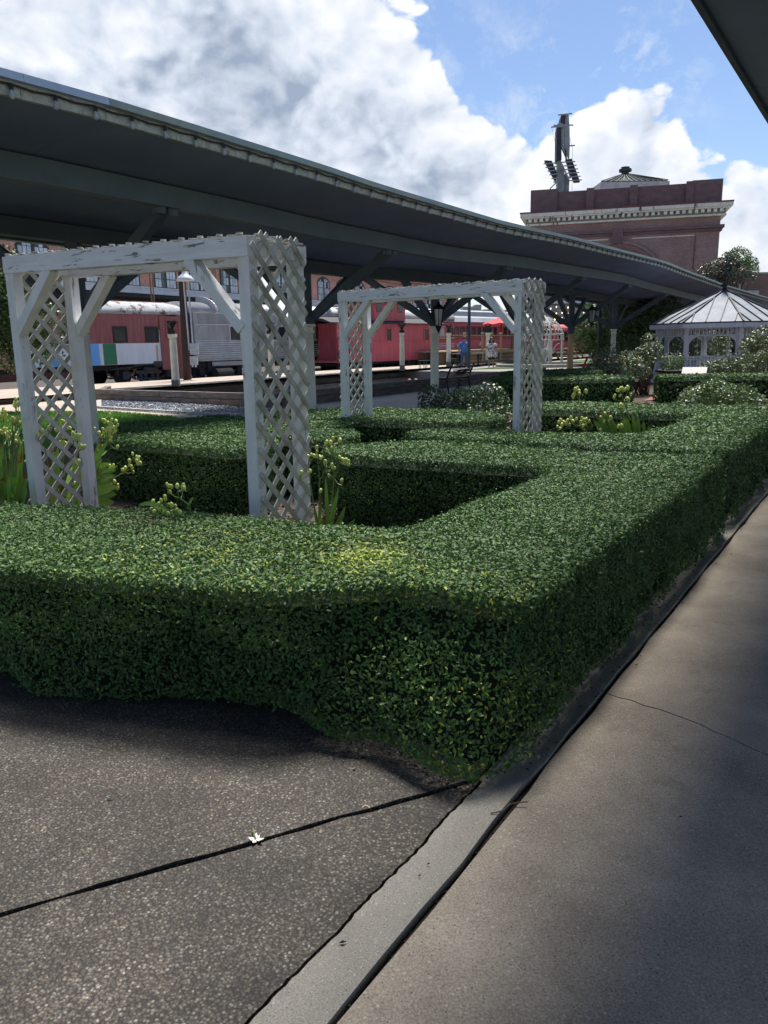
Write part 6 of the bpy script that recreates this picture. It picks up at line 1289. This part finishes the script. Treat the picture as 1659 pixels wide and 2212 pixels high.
        for s_, n_ in ((-1, 'l'), (1, 'r')):
            sleeve(s_, n_, 'dress', .55, .085, .09); h_, kn = Vector(J['hip'+n_][0]), Vector(J['knee'+n_][0])
            b = MB(); b.tube([h_, h_+(kn-h_)*1.03], [.115*k, .085*k], 12, False); b.build('shorts_leg', 'shorts', t_, False, True); MB().ball(Vector(J['toe'+n_][0])+Vector((0, .06, 0)), .05, 8, 5, (.9, 2, .5)).build('shoe', 'tan', t_, False, True)
        h_ = MB(); h_.ball(hc+Vector((0, .02, .02)), .115*k, 12, 7, (1, 1, 1.02))
        for a in range(14): q = a/13*math.pi*1.25-.4; x, y = math.cos(q), math.sin(q); h_.ball(hc+Vector((x*.10, .02+y*.07, -.08-.03*(a % 3))), .058, 7, 5, (1, 1, 1.5))
        h_.build('hair', 'hair', t_, False, True)
        # face set in front of the hair
        MB().ball(hc+Vector((0, -.045*k, -.02)), .080*k, 12, 8, (.85, .8, 1.15)).build('face', 'skin', body, False, True)
    return t_
p = at(1002, 800, 44.6); person('man in a blue T-shirt, jeans and dark cap standing behind the dark pole', Vector((p.x, 44.6, .15)), R(8), 1.70, True)
p = at(1061, 800, 44.2); person('woman with dark curly hair in a white floral dress, hand on hip', Vector((p.x, 44.2, .15)), R(-3), 1.60, False)
p = at(1597, 800, 41); 

# ================================================================== PLANTS
def blade(root, base, tip, w, bend=.15, m='blade', tipm=True, name='leaf'):
    base, tip = Vector(base), Vector(tip); d = tip-base; side = d.cross(Vector((random.uniform(-.3, .3), -1, .1))).normalized()
    out = Vector((d.x, d.y, 0)); n = 7; vs = []; fs = []
    for i in range(n+1):
        f = i/n; c = base+d*f+Vector((0, 0, bend*math.sin(math.pi*f)*d.length)); ww = w*(.65+.8*f)*(1-f)**.55 if f < 1 else 0
        ww = w*min(1, .55+1.2*f)*math.sqrt(max(0, 1-f**2.2))
        fold = side.cross(d.normalized())*ww*.25
        vs += [c-side*ww/2+fold, c, c+side*ww/2+fold]
        if i: a = (i-1)*3; b_ = i*3; fs += [(a, a+1, b_+1, b_), (a+1, a+2, b_+2, b_+1)]
    k = 12 if tipm else len(fs)
    def sub(ff):
        us = sorted({i for q in ff for i in q}); ix = {u: i for i, u in enumerate(us)}; return [vs[u] for u in us], [tuple(ix[i] for i in q) for q in ff]
    o = MB().add(*sub(fs[:k])).build(name, m, root)
    if tipm: MB().add(*sub(fs[k:])).build('leaf_tip', 'bladetip' if random.random() < .3 else m, o)
    return o
def pods(root, pts, stem_from, r=.016):
    """a branching stem carrying egg-shaped seed pods"""
    b = MB(); pts = [Vector(p) for p in pts]; base = Vector(stem_from); cen = sum(pts, Vector((0, 0, 0)))/len(pts); fork = cen*.75+base*.25-Vector((0, 0, .02))
    b.tube([base, base.lerp(fork, .5)+Vector((random.uniform(-.02, .02), 0, .02)), fork], [.006, .005, .0045], 5)
    groups = {}
    for p in pts:
        j = min(groups, key=lambda g: (groups[g][0]-p).length) if groups else None
        if j is None or (groups[j][0]-p).length > .07: groups[len(groups)] = [p-Vector((0, 0, .02)), p]
        else: groups[j].append(p)
    for g_ in groups.values():
        c = g_[0]-Vector((0, 0, .015)); mid = fork.lerp(c, .5)+Vector((0, 0, -.012)); b.tube([fork, mid, c], .0032, 5)
        for p in g_[1:]: b.tube([c, p-Vector((0, 0, r*.8))], .0025, 4)
    b.build('stem', 'stem', root)
    for p in pts:
        s_ = r*random.uniform(.44, .72); mw = Matrix.Translation(p) @ Matrix.Rotation(random.uniform(-.5, .5), 4, 'X') @ Matrix.Rotation(random.uniform(-.5, .5), 4, 'Y') @ Matrix.Diagonal((s_, s_, s_, 1)); piece('seed_pod', 'pod', root, mw, 'pod')
def podcloud(cx, cy, sx, sy, n, Y, jy=.06): return [at(random.gauss(cx, sx), random.gauss(cy, sy), Y+random.gauss(0, jy)) for _ in range(n)]
GL = 'blackberry lily clumps in the garden beds'
def Z2(x, y): return ((900+.4219*x)/1.823, (1700+.4219*y)/1.823)     # from a zoomed view of this plant
# plant right of the near arch
Yp = 4.75; bse = at(712, 1175, Yp); bse.z = 0; bse = Vector((at(705, 1150, Yp).x, Yp, 0))
t_ = thing('lily_plant', 'blackberry lily with pods and few sword leaves right of the near arch', 'plant', bse, 0, GL)
P2 = [(973, 65), (1040, 85), (1040, 70), (918, 95), (955, 100), (905, 118), (825, 145), (962, 148), (920, 175), (825, 183), (745, 225), (771, 213), (798, 225), (820, 228), (858, 245), (850, 235), (870, 238), (1036, 238), (1062, 258), (1078, 262), (1100, 262), (1122, 275), (1120, 302), (905, 280), (898, 295), (905, 320), (965, 310), (968, 328), (990, 340), (975, 345), (935, 410), (1056, 452), (665, 405), (680, 382), (744, 390), (763, 366), (858, 552)]
G1 = [P2[i] for i in range(len(P2)) if P2[i][0] < 800]; G2 = [p for p in P2 if 800 <= p[0] < 900]; G3 = [p for p in P2 if p[0] >= 900]
for G, st_ in ((G1, (838, 880)), (G2, (838, 900)), (G3, (945, 900))): pods(t_, [at(*Z2(*p), Yp+random.uniform(-.05, .05)) for p in G], at(*Z2(*st_), Yp), .0175)
for bx_, tp_, w in (((835, 905), (790, 665), .03), ((855, 905), (858, 580), .02), ((868, 905), (893, 770), .03), ((925, 920), (905, 410), .034), ((940, 930), (1030, 505), .04), ((1000, 935), (1095, 685), .05), ((1085, 945), (1183, 812), .055), ((930, 930), (925, 620), .035)):
    b0 = at(*Z2(*bx_), Yp); tp0 = at(*Z2(*tp_), Yp-.05); dd = (tp0-b0); g0 = b0-dd*(b0.z/max(dd.z, .2))*.7; g0.z = max(g0.z, .02) if g0.z > .02 else .02
    blade(t_, g0, tp0, w, .02)
# pods rising between the arch legs
def Z1(x, y): return (.4219*x/1.823, (1500+.4219*y)/1.823)
Yp = 4.35; b0 = Vector((at(420, 1120, Yp).x, Yp, 0)); t_ = thing('lily_plant', 'blackberry lily pod sprays leaning out behind the front hedge between the arch legs', 'plant', b0, 0, GL)
P2 = [(1560, 965), (1580, 980), (1600, 985), (1583, 1032), (1655, 980), (1427, 1125), (1505, 1115), (1540, 1080), (1543, 1100), (1480, 1145), (1412, 1195), (1460, 1190), (1490, 1205), (1440, 1220), (1530, 1215), (1570, 1155), (1600, 1160), (1640, 1165), (1600, 1225), (1650, 1210), (1570, 1240), (1660, 1240), (1510, 1175), (1680, 1225), (1700, 990), (1720, 1000), (1712, 975)]
pods(t_, [at(*Z1(*p), Yp+random.uniform(-.08, .08)) for p in P2 if p[1] < 1060], at(415, 1118, Yp), .019); pods(t_, [at(*Z1(*p), Yp+random.uniform(-.08, .08)) for p in P2 if p[1] >= 1060], at(400, 1125, Yp), .019)
blade(t_, at(360, 1100, Yp-.1), at(*Z1(1290, 1160), Yp), .03, .1, 'blade', False); blade(t_, at(405, 1100, Yp), at(418, 1073, Yp), .018, .1)
# pods leaning right of the left arch leg, with low leaves
Yp = 7.1; b0 = Vector((at(195, 1090, Yp).x, Yp, 0)); t_ = thing('lily_plant', 'arching blackberry lily with many pods at the left leg of the near arch', 'plant', b0, 0, GL)
pods(t_, [at(*Z1(*p), Yp+random.uniform(-.1, .1)) for p in [(1237, 680), (1275, 708), (1297, 715), (1208, 745), (1290, 742), (1275, 745), (1310, 768), (1285, 770), (1210, 785), (1228, 798), (1170, 812), (1235, 815), (1153, 830), (1140, 832), (1245, 850)]], at(*Z1(900, 1020), Yp), .026)
pods(t_, [at(*Z1(*p), Yp+random.uniform(-.1, .1)) for p in [(1028, 793), (1060, 788), (1070, 940), (1100, 970), (1098, 997)]], at(*Z1(905, 1050), Yp), .025)
pods(t_, [at(*Z1(random.gauss(1045, 38), random.gauss(450, 60)), Yp+.3) for _ in range(34)]+[at(*Z1(*p), Yp+.3) for p in [(960, 365), (980, 370), (885, 445), (1097, 615), (920, 485), (950, 510)]], at(*Z1(880, 800), Yp+.2), .026)
pods(t_, [at(*Z1(*p), Yp+random.uniform(-.1, .1)) for p in [(1020, 905), (915, 640), (930, 480)]], at(*Z1(890, 900), Yp), .02)
for y0, x1, y1, w in ((740, 1000, 650, .05), (800, 960, 730, .05), (820, 1040, 770, .06), (870, 1050, 830, .06), (900, 1090, 830, .06), (920, 1100, 790, .05), (950, 1075, 880, .07), (980, 1060, 945, .08), (1020, 1105, 985, .08), (1010, 1080, 1055, .09), (1070, 1090, 1060, .09), (1130, 1070, 1130, .09), (880, 1000, 560, .05), (860, 940, 540, .05), (1040, 1050, 1000, .07)):
    blade(t_, at(*Z1(860+random.uniform(-20, 20), y0+30), Yp+random.uniform(-.1, .2)), at(*Z1(x1, y1), Yp+random.uniform(-.2, .1)), w*1.1, .05)
# plant seen through the left lattice
Yp = 6.9; t_ = thing('lily_plant', 'blackberry lily with pods growing through the left side of the near arch', 'plant', Vector((at(115, 1090, Yp).x, Yp, 0)), 0, GL)
pods(t_, [at(*Z1(*p), 5.95) for p in [(350, 500), (375, 500), (400, 465), (452, 435), (365, 510)]], at(*Z1(480, 900), 6.3), .024)
for cx_, cy_, n_ in ((570, 400, 6), (540, 450, 4), (590, 510, 8), (590, 580, 7), (640, 450, 5), (560, 600, 6), (570, 1130, 5), (620, 1040, 4), (680, 950, 5), (615, 290, 5), (455, 210, 4)):
    pods(t_, [at(*Z1(random.gauss(cx_, 16), random.gauss(cy_, 14)), Yp) for _ in range(n_)], at(*Z1(520+random.uniform(-40, 60), 1050), Yp), .023)
pods(t_, [at(*Z1(*p), 5.75) for p in [(680, 495), (700, 505), (720, 510), (740, 515), (690, 535), (715, 545), (745, 545), (740, 605), (760, 610), (785, 615), (750, 625), (733, 752)]], at(*Z1(560, 950), 6.4), .024)
for _ in range(22): x = random.uniform(430, 720); blade(t_, at(*Z1(x, 1200), Yp), at(*Z1(x+random.gauss(20, 90), random.uniform(560, 980)), Yp+random.uniform(-.1, .3)), random.uniform(.04, .08), .03)
# big clump at the left edge
Yp = 5.9; t_ = thing('lily_plant', 'big clump of bright sword leaves with pods at the left edge by the arch leg', 'plant', Vector((at(20, 1115, Yp).x, Yp, 0)), 0, GL)
for _ in range(26): x = random.uniform(-250, 215); blade(t_, at(*Z1(x*.7+10, 1260), Yp+.15), at(*Z1(x, random.uniform(520, 760)), Yp+random.uniform(0, .35)), random.uniform(.04, .06), .01)
for _ in range(16): x = random.uniform(-220, 270); blade(t_, at(*Z1(x*.55+10, 1265), Yp-.1), at(*Z1(x, random.uniform(850, 1090)), Yp-random.uniform(.05, .35)), random.uniform(.07, .10), .06)
pods(t_, podcloud(.2314*25, 822.8+.2314*305, 5, 6, 10, Yp+.2), at(*Z1(40, 900), Yp), .023)
for cx_, cy_, n_ in ((145, 210, 9), (130, 375, 12), (175, 380, 9), (30, 470, 6), (85, 490, 7), (160, 545, 8), (-60, 350, 10), (-70, 500, 8)):
    pods(t_, [at(*Z1(random.gauss(cx_, 22), random.gauss(cy_, 20)), Yp+random.uniform(-.1, .3)) for _ in range(n_)], at(*Z1(cx_*.7+25, 900), Yp), .022)
# plant in the far bed
Yp = 8.6
def Z5(x, y): return ((2300+.4364*x)/1.823, (1000+.4364*y)/1.823)
t_ = thing('lily_plant', 'blackberry lily in the far bed right of the farther arch, pods above bright leaves', 'plant', Vector((at(1330, 935, Yp).x, Yp, 0)), 0, GL)
for bx_, tp_, w in (((240, 1610), (75, 1495), .07), ((250, 1610), (110, 1450), .07), ((270, 1610), (140, 1385), .07), ((290, 1610), (205, 1425), .08), ((350, 1610), (365, 1480), .09), ((420, 1610), (375, 1460), .06), ((455, 1610), (435, 1430), .05), ((480, 1610), (485, 1465), .06), ((540, 1610), (535, 1510), .05), ((570, 1610), (585, 1545), .05), ((430, 1610), (470, 1500), .05)):
    blade(t_, at(*Z5(bx_[0], bx_[1]+60), Yp), at(*Z5(*tp_), Yp-.05), w*1.05, .02)
for G, st_ in (([(330, 1215), (312, 1232), (300, 1228), (372, 1222), (395, 1205), (280, 1278), (325, 1278), (270, 1295), (345, 1215), (425, 1270), (395, 1308)], (420, 1500)), ([(150, 1480), (190, 1440), (215, 1470), (240, 1480), (180, 1510), (205, 1505), (165, 1530), (130, 1575), (150, 1590), (225, 1500)], (180, 1600)), ([(330, 1365), (350, 1370), (320, 1560), (340, 1550), (345, 1570), (310, 1555)], (330, 1600)), ([(18, 1240), (-60, 1210), (-45, 1240), (-80, 1225), (-90, 1270), (-100, 1290), (-40, 1260)], (80, 1560)), ([(-120, 1480), (-150, 1500), (-100, 1510), (-160, 1530), (-130, 1540), (-70, 1490), (-20, 1480), (20, 1490), (45, 1510), (0, 1500), (-30, 1520), (10, 1530), (-10, 1550)], (0, 1600)), ([(-210, 1500), (-230, 1520), (-200, 1540), (-180, 1520), (-240, 1560), (-215, 1575)], (-190, 1610))):
    pods(t_, [at(*Z5(*p), Yp+random.uniform(-.1, .1)) for p in G], at(*Z5(*st_), Yp), .030)

# ---- bushes
def bush(label, blobs, n, size, m='bushleaf', flowers=0, stems=0, accent=.02, name='bush', cat='bush', fsz=.04, gap=-.15):
    c = sum((Vector(b_[:3]) for b_ in blobs), Vector((0, 0, 0)))/len(blobs); c.z = 0; t_ = thing(name, label, cat, c)
    crown('foliage', blobs, n, size, m, t_, gap, accent)
    if stems:
        for k in range(stems):
            b_ = random.choice(blobs); tip = Vector(b_[:3])+Vector((random.gauss(0, b_[3]*.4), random.gauss(0, b_[3]*.4), random.uniform(0, .3)*b_[3])); r0 = c+Vector((random.gauss(0, .12), random.gauss(0, .12), 0))
            MB().tube([r0, r0.lerp(tip, .5)+Vector((random.gauss(0, .06), 0, .05)), tip], [.018, .012, .006], 5).build('branch', 'twig', t_)
    for k in range(flowers):
        b_ = random.choice(blobs); rad = b_[3] if len(b_) < 5 else b_[3]; d = Vector((random.gauss(0, 1), -abs(random.gauss(0, 1)), random.gauss(.4, .7))).normalized(); rz_ = b_[5] if len(b_) > 4 else b_[3]; ry_ = b_[4] if len(b_) > 4 else b_[3]
        p = Vector(b_[:3])+Vector((d.x*rad, d.y*ry_, d.z*rz_)); p.z = max(p.z, .1); f = MB()
        for j in range(5):
            a = j*1.257+k; e_1 = Vector((math.cos(a), -.35, math.sin(a))).normalized(); s_ = fsz*random.uniform(.45, .75); nn = e_1.cross(Vector((0, -1, 0))).normalized()*s_*.55
            f.add([p, p+e_1*s_*.6+nn*.8, p+e_1*s_*1.1, p+e_1*s_*.6-nn*.8], [(0, 1, 2, 3)])
        f.build('flower', 'petal', t_)
    return t_
def B_(px, py, Y, r, ry=None, rz=None): p = at(px, py, Y); return (p.x, p.y, p.z, r) if ry is None else (p.x, p.y, p.z, r, ry, rz)
bush('dark azalea bushes in front of the park bench', [B_(935, 866, 16.5, .36, .4, .36), B_(970, 880, 15.5, .4, .5, .34), B_(1020, 880, 15.2, .45, .5, .42), B_(1055, 872, 15.0, .42, .5, .42), B_(1080, 900, 14.6, .42, .5, .34), B_(990, 856, 16.8, .22, .3, .22), B_(1035, 905, 14.6, .4, .5, .3)], 8500, .065, flowers=6, stems=8, gap=-.1)
bush('low shrub with white blossoms in front of the right-hand hedge', [B_(1500, 862, 17.6, .38, .4, .3), B_(1540, 856, 17.6, .5, .5, .40), B_(1590, 862, 17.2, .5, .5, .36), B_(1625, 872, 16.8, .35, .4, .25), B_(1480, 875, 17.2, .25, .3, .18)], 7000, .065, 'lightleaf', flowers=34, stems=5, fsz=.05)
bush('leggy rose bush with white blooms left of the gazebo post', [B_(1392, 772, 22.4, .38), B_(1368, 790, 22, .34), B_(1408, 762, 22.6, .32), B_(1402, 738, 23, .28), B_(1418, 750, 23, .22), B_(1385, 800, 21.8, .3), B_(1355, 778, 22.5, .3)], 3600, .075, 'roseleaf', 9, 26, .10, 'rose_bush', 'rose bush', .085, .12)
bush('brownish rose bushes between the orange and the pale column', [B_(1290, 800, 24, .4), B_(1315, 786, 24.5, .42), B_(1335, 796, 24, .4), B_(1300, 772, 26, .36), B_(1350, 780, 25, .35), B_(1268, 812, 24, .28), B_(1322, 758, 27, .3)], 3800, .08, 'roseleaf', 7, 20, .14, 'rose_bush', 'rose bush', .08, .10)
bush('tall rose bushes growing right of the gazebo front post', [B_(1635, 770, 23, .6), B_(1655, 745, 23.5, .6), B_(1610, 796, 22, .5), B_(1655, 796, 22, .55), B_(1590, 800, 21.6, .35), B_(1625, 740, 24, .35)], 7000, .085, 'roseleaf', 4, 16, .10, 'rose_bush', 'rose bush', .08, .0)
bush('low rose foliage with white blooms below the black plaque', [B_(1545, 806, 21.6, .38), B_(1570, 800, 21.8, .4), B_(1528, 800, 22.5, .28)], 2600, .075, 'roseleaf', 3, 8, .08, 'rose_bush', 'rose bush', .09, .0)
bush('rose bushes seen through the open sides of the gazebo', [B_(1520, 745, 34, .75), B_(1500, 755, 34, .6), B_(1552, 748, 34, .6), B_(1475, 760, 35, .6), B_(1540, 772, 33.5, .5)], 4200, .10, 'roseleaf', 7, 8, .06, 'rose_bush', 'rose bush', .09, .0)
bush('dark round shrub under the black plaque behind the gazebo', [B_(1552, 783, 32, .5, .5, .35), B_(1570, 786, 32, .4, .4, .3)], 1500, .08)
# ---- trees
def tree(label, base, blobs, n, size, m, trunk=(.16, .09), accent=.0, gap=.05, limbs=5, name='tree'):
    t_ = thing(name, label, 'tree', base); b0 = Vector(base); top = sum((Vector(b_[:3]) for b_ in blobs), Vector((0, 0, 0)))/len(blobs)
    f = b0.lerp(top, .55); MB().tube([b0, b0.lerp(f, .5)+Vector((random.gauss(0, .1), 0, 0)), f], [trunk[0], (trunk[0]+trunk[1])/2, trunk[1]], 9).build('trunk', 'bark', t_, smooth=True)
    for k in range(limbs):
        b_ = blobs[k % len(blobs)]; tip = Vector(b_[:3]); st_ = b0.lerp(f, random.uniform(.6, 1)); MB().tube([st_, st_.lerp(tip, .5)+Vector((0, 0, .2)), tip], [trunk[1]*.7, trunk[1]*.5, trunk[1]*.2], 6).build('limb', 'bark', t_)
    crown('crown', blobs, n, size, m, t_, gap, accent); return t_
p = Vector((at(55, 880, 20.5).x, 20.5, 0))
tree('dark leafy tree with lit yellow-green leaves behind the left arch leg', p, [B_(10, 640, 20.5, 1.2), B_(-40, 690, 20.5, 1.3), B_(20, 720, 20.5, 1.05), B_(-70, 620, 20.5, 1.4), B_(62, 690, 20.5, .8), B_(95, 730, 20.8, .7), B_(60, 640, 21, .7), B_(110, 690, 21, .6), B_(-10, 590, 20.3, .8)], 17000, .115, 'treeleaf', (.10, .06), .10, .0, 7)  # sunlit leaves put in as a yellow-green leaf colour
p = Vector((at(1400, 790, 40).x, 40, .05))
tree('dark tree with low crown under the canopy beside the pale columns', p, [B_(1385, 715, 40, 1.5), B_(1430, 705, 40, 1.5), B_(1360, 690, 41, 1.4), B_(1460, 720, 41, 1.2), B_(1410, 675, 41, 1.5), B_(1370, 738, 40, 1.0)], 9000, .17, 'treeleaf', (.30, .16), .01, -.05, 6)
p = Vector((at(1300, 790, 48).x, 48, .05))
tree('mid-green round tree right of the orange column', p, [B_(1300, 710, 48, 1.8), B_(1272, 722, 48, 1.3), B_(1335, 700, 48, 1.7), B_(1285, 688, 48, 1.3), B_(1320, 740, 48, 1.3), B_(1262, 745, 48, .8), B_(1345, 735, 48, 1.1)], 11000, .19, 'lightleaf', (.22, .14), .0, -.08, 5)
p = Vector((at(1590, 700, 78).x, 78, .05))
tree('crape myrtle with reddish blossoms above the gazebo finial', p, [B_(1530, 588, 78, 1.5, 1.5, 1.0), B_(1560, 580, 78, 1.6, 1.6, 1.0), B_(1585, 592, 78, 1.5, 1.5, .9), B_(1545, 600, 78, 1.6, 1.5, .8), B_(1610, 598, 78, 1.2, 1.2, .7), B_(1572, 565, 78, .9)], 9000, .22, 'treered', (.18, .1), .09, .05, 5)
p = Vector((at(1585, 700, 90).x, 90, .05))
tree('light green tree top behind the crape myrtle', p, [B_(1570, 572, 90, 1.3), B_(1595, 562, 90, 1.5), B_(1615, 575, 90, 1.2), B_(1580, 556, 90, .9), B_(1630, 585, 90, .7)], 6000, .24, 'lightleaf', (.2, .1), .0, .15, 5)
for px, py, Y, r_, lb in ((800, 606, 120, 4.0, 'row of tree tops left end above the warehouse parapet'), (868, 612, 122, 3.2, 'dark tree top above the warehouse parapet, right part')):
    p = Vector((at(px, 700, Y).x, Y, 0)); tree(lb, p, [B_(px-20, py, Y, r_, r_, r_*.6), B_(px+15, py+2, Y, r_, r_, r_*.6), B_(px, py-6, Y, r_*.7, r_*.7, r_*.5)], 3500, .45, 'treeleaf', (.4, .2), .02, .1, 3)
for i, (px, Y, z_, r_) in enumerate(((1380, 75, 3.0, 2.6), (1440, 72, 3.4, 2.6), (1500, 76, 3.0, 2.8), (1560, 80, 3.0, 2.8), (1340, 80, 2.8, 2.4))):
    x = at(px, 700, Y).x; q = ['leftmost', 'tallest', 'middle', 'rightmost', 'palest'][i]
    tree('dark tree in the belt behind the canopy columns, %s' % ['left of centre', 'tallest one', 'right of centre', 'seen through the gazebo roof line', 'farthest left'][i], Vector((x, Y, 0)), [(x-1, Y, z_, r_), (x+1.2, Y, z_+.4, r_*.9), (x, Y, z_+1.4, r_*.7)], 3600, .34, 'treeleaf', (.25, .15), .01, -.1, 3)
# ---- small things on the paving
p = gz(553, 1818, .018); fl = thing('fallen_flower', 'white gardenia blossom lying across the joint in the paving', 'flower', p)
for j, (a, l_, w) in enumerate(((1.7, .022, .010), (2.9, .018, .011), (5.9, .020, .010), (.2, .018, .009), (4.4, .014, .010), (1.0, .013, .008))):
    d = Vector((math.cos(a), math.sin(a), .18+.14*(j % 3))); q = p+Vector((0, 0, .004)); sd_ = Vector((-math.sin(a), math.cos(a), 0))*w*.6
    MB().add([q, q+d*l_*.75+sd_*1.3, q+d*l_*1.55, q+d*l_*.75-sd_*1.3, q+d*l_*.75+Vector((0, 0, .005))], [(0, 1, 4), (1, 2, 4), (2, 3, 4), (3, 0, 4)]).build('petal', 'petal', fl)
MB().tube([p+Vector((0, 0, .012)), p+Vector((-.014, .035, .016)), p+Vector((-.018, .055, .012))], .0022, 5).build('stalk', 'stem', fl)
def dead(px, py, r_, lb, m='joint', rz=.5, z=.026):
    p = gz(px, py, z); t = MB().add([p+Vector((-r_, 0, 0)), p+Vector((0, -r_*.45, .004)), p+Vector((r_, .002, .002)), p+Vector((.0, r_*.45, .005)), p+Vector((0, 0, .008))], [(0, 1, 4), (1, 2, 4), (2, 3, 4), (3, 0, 4)]).build('dead_leaf', m); tag(t, lb, 'dead leaf', 'dead leaves on the paving')
dead(740, 2037, .011, 'curled black leaf on the pale concrete strip, nearest the bottom'); dead(907, 1893, .006, 'small black leaf speck on the pale strip beside another'); dead(925, 1868, .006, 'dark leaf speck highest on the pale concrete strip', 'joint'); dead(236, 1728, .012, 'greyish leaf on the aggregate paving left of the flower', 'gpole', .2, .02); dead(1470, 1766, .008, 'dark leaf on the walkway right side')
pts = [gz(1060, 1757, .026), gz(1085, 1752, .03), gz(1100, 1738, .026), gz(1115, 1734, .026), gz(1140, 1732, .03)]
o_ = MB().tube([pts[0], pts[1], pts[2], pts[3], pts[4]], .0022, 5).build('root_twig', 'twig'); tag(o_, 'thin curved rootlet lying over the open joint', 'twig')
p = gz(790, 1748, .02); o_ = MB().tube([p+Vector((-.012, 0, .006)), p+Vector((0, .004, .012)), p+Vector((.014, -.002, .006))], .004, 5).build('dead_leaf', 'rustst'); tag(o_, 'small curled tan leaf on the joint near the hedge corner', 'dead leaf', 'dead leaves on the paving')
p = gz(968, 1530, .4);
